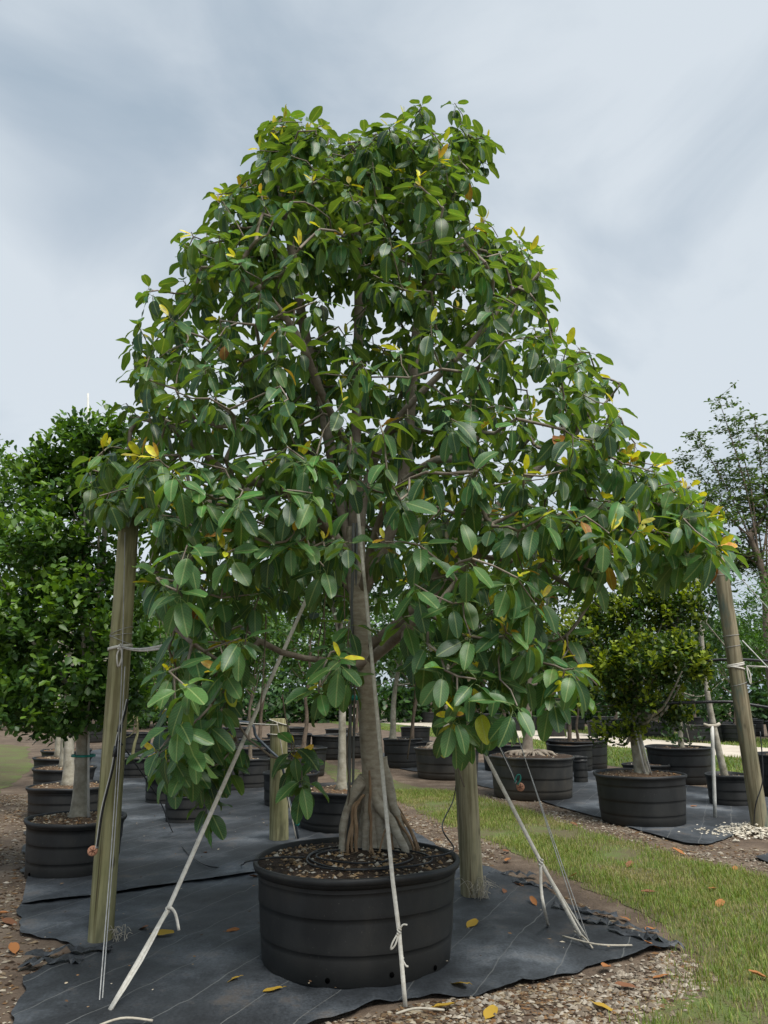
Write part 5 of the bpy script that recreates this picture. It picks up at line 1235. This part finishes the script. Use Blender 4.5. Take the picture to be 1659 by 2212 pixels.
# gravel heap at the foot of the leaning post
hp = np.stack([rng.normal(pFb.x - .05, .28, 900), rng.normal(pFb.y - .02, .22, 900)], 1)
V2, F2, T2 = pebbles(np.c_[hp, .02 + .10 * np.exp(-(((hp - np.array([pFb.x, pFb.y])) / .3) ** 2).sum(1)) * rng.uniform(.2, 1, 900)], .01, .035, [(.60, .55, .45), (.5, .45, .36), (.66, .62, .53)])
tag(link('gravel', npmesh('gravel', V2, F2, [M['chip']], smooth=False, tint=T2)), 'heap of pale gravel around the foot of the leaning weathered post', 'gravel', kind='stuff')
# bits of leaf on the fabric
fb = scatter_px(1500, None, [(60, 1960), (300, 1640), (640, 1760), (1000, 1850), (1400, 2045), (960, 2150), (500, 2205), (60, 2205)], 11)
V2, F2, T2 = pebbles(np.c_[fb, np.full(len(fb), .055)][:170], .006, .018, LITTER, .2)
tag(link('leaf_litter', npmesh('leaf_litter', V2, F2, [M['chip']], smooth=False, tint=T2)), 'scattered leaf crumbs lying on the black ground fabric', 'litter', kind='stuff')

# fallen leaves, one by one
FSH = [fig_leaf(.27, .30, -.10, 1, .22), fig_leaf(.24, .55, -.25, -1, .25), fig_leaf(.26, .12, .05, 1, .2)]
fcol = {'yellow': (.42, .27, .035), 'orange': (.36, .15, .05), 'brown': (.20, .09, .045)}
fmesh = {}
on_fabric = [(352, 2018, 'yellow', .14), (501, 2013, 'orange', .09), (547, 1989, 'orange', .07), (310, 2006, 'brown', .12), (443, 1844, 'orange', .08), (492, 1819, 'orange', .09), (540, 1835, 'yellow', .07), (549, 1895, 'brown', .1), (492, 2119, 'yellow', .13), (1020, 1997, 'yellow', .13), (1153, 1950, 'orange', .10), (993, 2123, 'yellow', .15), (590, 2140, 'yellow', .11), (1407, 2043, 'orange', .08), (1090, 1925, 'brown', .08)]
on_ground = [(1122, 1912, 'orange', .12), (1309, 2091, 'orange', .11), (1426, 2108, 'orange', .10), (1351, 2131, 'brown', .11), (1468, 1843, 'orange', .13), (1555, 1950, 'orange', .13), (1540, 1920, 'orange', .11), (1403, 1929, 'brown', .11), (1351, 1983, 'orange', .10), (1097, 1858, 'orange', .13), (1238, 1893, 'orange', .09), (1588, 1875, 'orange', .09), (1093, 1839, 'brown', .11), (1405, 2010, 'orange', .10), (1301, 2172, 'yellow', .13), (1360, 1868, 'brown', .12), (1300, 1740, 'orange', .1), (1495, 1741, 'orange', .16), (960, 2175, 'yellow', .13), (1640, 2110, 'orange', .11), (20, 1990, 'brown', .14), (30, 2050, 'orange', .12), (5, 1975, 'orange', .1), (1060, 2185, 'yellow', .13), (1240, 1780, 'brown', .1)]
for lst, lab, z in ((on_fabric, 'fallen %s fig leaf lying on the black ground fabric', .03), (on_ground, 'fallen %s fig leaf lying on the grass and dirt', .022)):
    for i, (x, y, cn, s_) in enumerate(lst):
        key = (i % 3, cn)
        if key not in fmesh:
            T_, Fq, UV = FSH[i % 3]; T_ = T_ - np.array([0, .7, 0]); fmesh[key] = npmesh('fallen_leaf', T_, Fq, [M['fallen']], uv=UV, tint=np.tile(fcol[cn], (len(T_), 1)))
        o = link('fallen_leaf', fmesh[key]); p = G(x, y, z); o.location = p; o.scale = (s_, s_, s_); o.rotation_euler = (random.uniform(-.25, .25), random.uniform(-.25, .25), random.uniform(0, 6.28))
        tag(o, lab % cn, 'leaf', 'fallen %s leaves' % cn)
# dry tuft at the foot of the pale post and twigs on the fabric
mb = MB()
for i in range(40):
    a = random.uniform(0, 6.28); b0 = G(1040, 1940, .02) + Vector((random.gauss(0, .04), random.gauss(0, .03), 0)); q = random.uniform(.06, .22)
    mb.add(*ringtube(smoothline([b0, b0 + Vector((math.cos(a) * q * .4, math.sin(a) * q * .3, q * .7)), b0 + Vector((math.cos(a) * q, math.sin(a) * q * .6, q * .55))], 3), [.002] * 7, 3, False))
solo('dry_grass_tuft', *mb.data(), M['cord'], 'dry straw tuft at the foot of the pale grey-brown post', 'grass')
mb = MB()
for i in range(30):
    a = random.uniform(0, 6.28); b0 = G(244, 2030, .02) + Vector((random.gauss(0, .05), random.gauss(0, .03), 0)); q = random.uniform(.04, .14)
    mb.add(*ringtube(smoothline([b0, b0 + Vector((math.cos(a) * q * .4, math.sin(a) * q * .3, q * .7)), b0 + Vector((math.cos(a) * q, math.sin(a) * q * .6, q * .55))], 3), [.002] * 7, 3, False))
solo('dry_grass_tuft', *mb.data(), M['grass'] if False else M['cord'], 'small weed tuft at the foot of the greenish post', 'grass')
for (x0, y0, x1, y1, x2, y2) in ((1215, 2022, 1290, 2040, 1365, 2042), (1240, 2012, 1262, 2025, 1280, 2048), (180, 2230, 260, 2200, 330, 2205), (855, 2190, 900, 2178, 960, 2182)):
    line('twig', [G(x0, y0, .04), G(x1, y1, .055), G(x2, y2, .04)], .006, 'bare dry twig lying on the ground where a guy strap is anchored', 'twig', 'cord', 'dry twigs on the ground')

# torn scraps of fabric along its edges
for i, (x, y, w_) in enumerate(((1262, 1972, .5), (1330, 2002, .6), (1395, 2032, .5), (1105, 1893, .45), (1150, 1915, .4), (150, 2062, .5), (110, 2085, .35))):
    p = G(x, y, .015); pts = []; ang = -.45 + random.uniform(-.3, .3) if x > 900 else .3
    for k in range(16):
        u = k / 15 - .5; pts.append(p + Vector((math.cos(ang) * u * w_, math.sin(ang) * u * w_ + .02 * math.sin(k * 1.3 + i), .012 + .028 * abs(noise.noise(Vector((k * .55, i * 3.1, 0)))) * 2)))
    P_ = np.array([tuple(q) for q in pts]); rows = []
    for k in range(16):
        wv = .03 + .035 * abs(noise.noise(Vector((k * .7, i * 2.3, 5))))
        for c_ in range(4):
            o_ = (c_ / 3 - .5) * 2 * wv; rows.append(P_[k] + np.array([math.sin(-ang) * o_ * .3, o_, .03 * noise.noise(Vector((k * .9, c_ * 1.1, i * 4.0)))]))
    F_ = np.array([(k * 4 + c_, k * 4 + c_ + 1, k * 4 + c_ + 5, k * 4 + c_ + 4) for k in range(15) for c_ in range(3)])
    solo('torn_fabric', np.array(rows), F_, M['fabric'], 'crumpled torn strip of black fabric along the dirt edge beside the lawn' if x > 900 else 'crumpled torn flap of black fabric near the foot of the greenish post', 'fabric scrap', 'torn fabric strips', smooth=False)
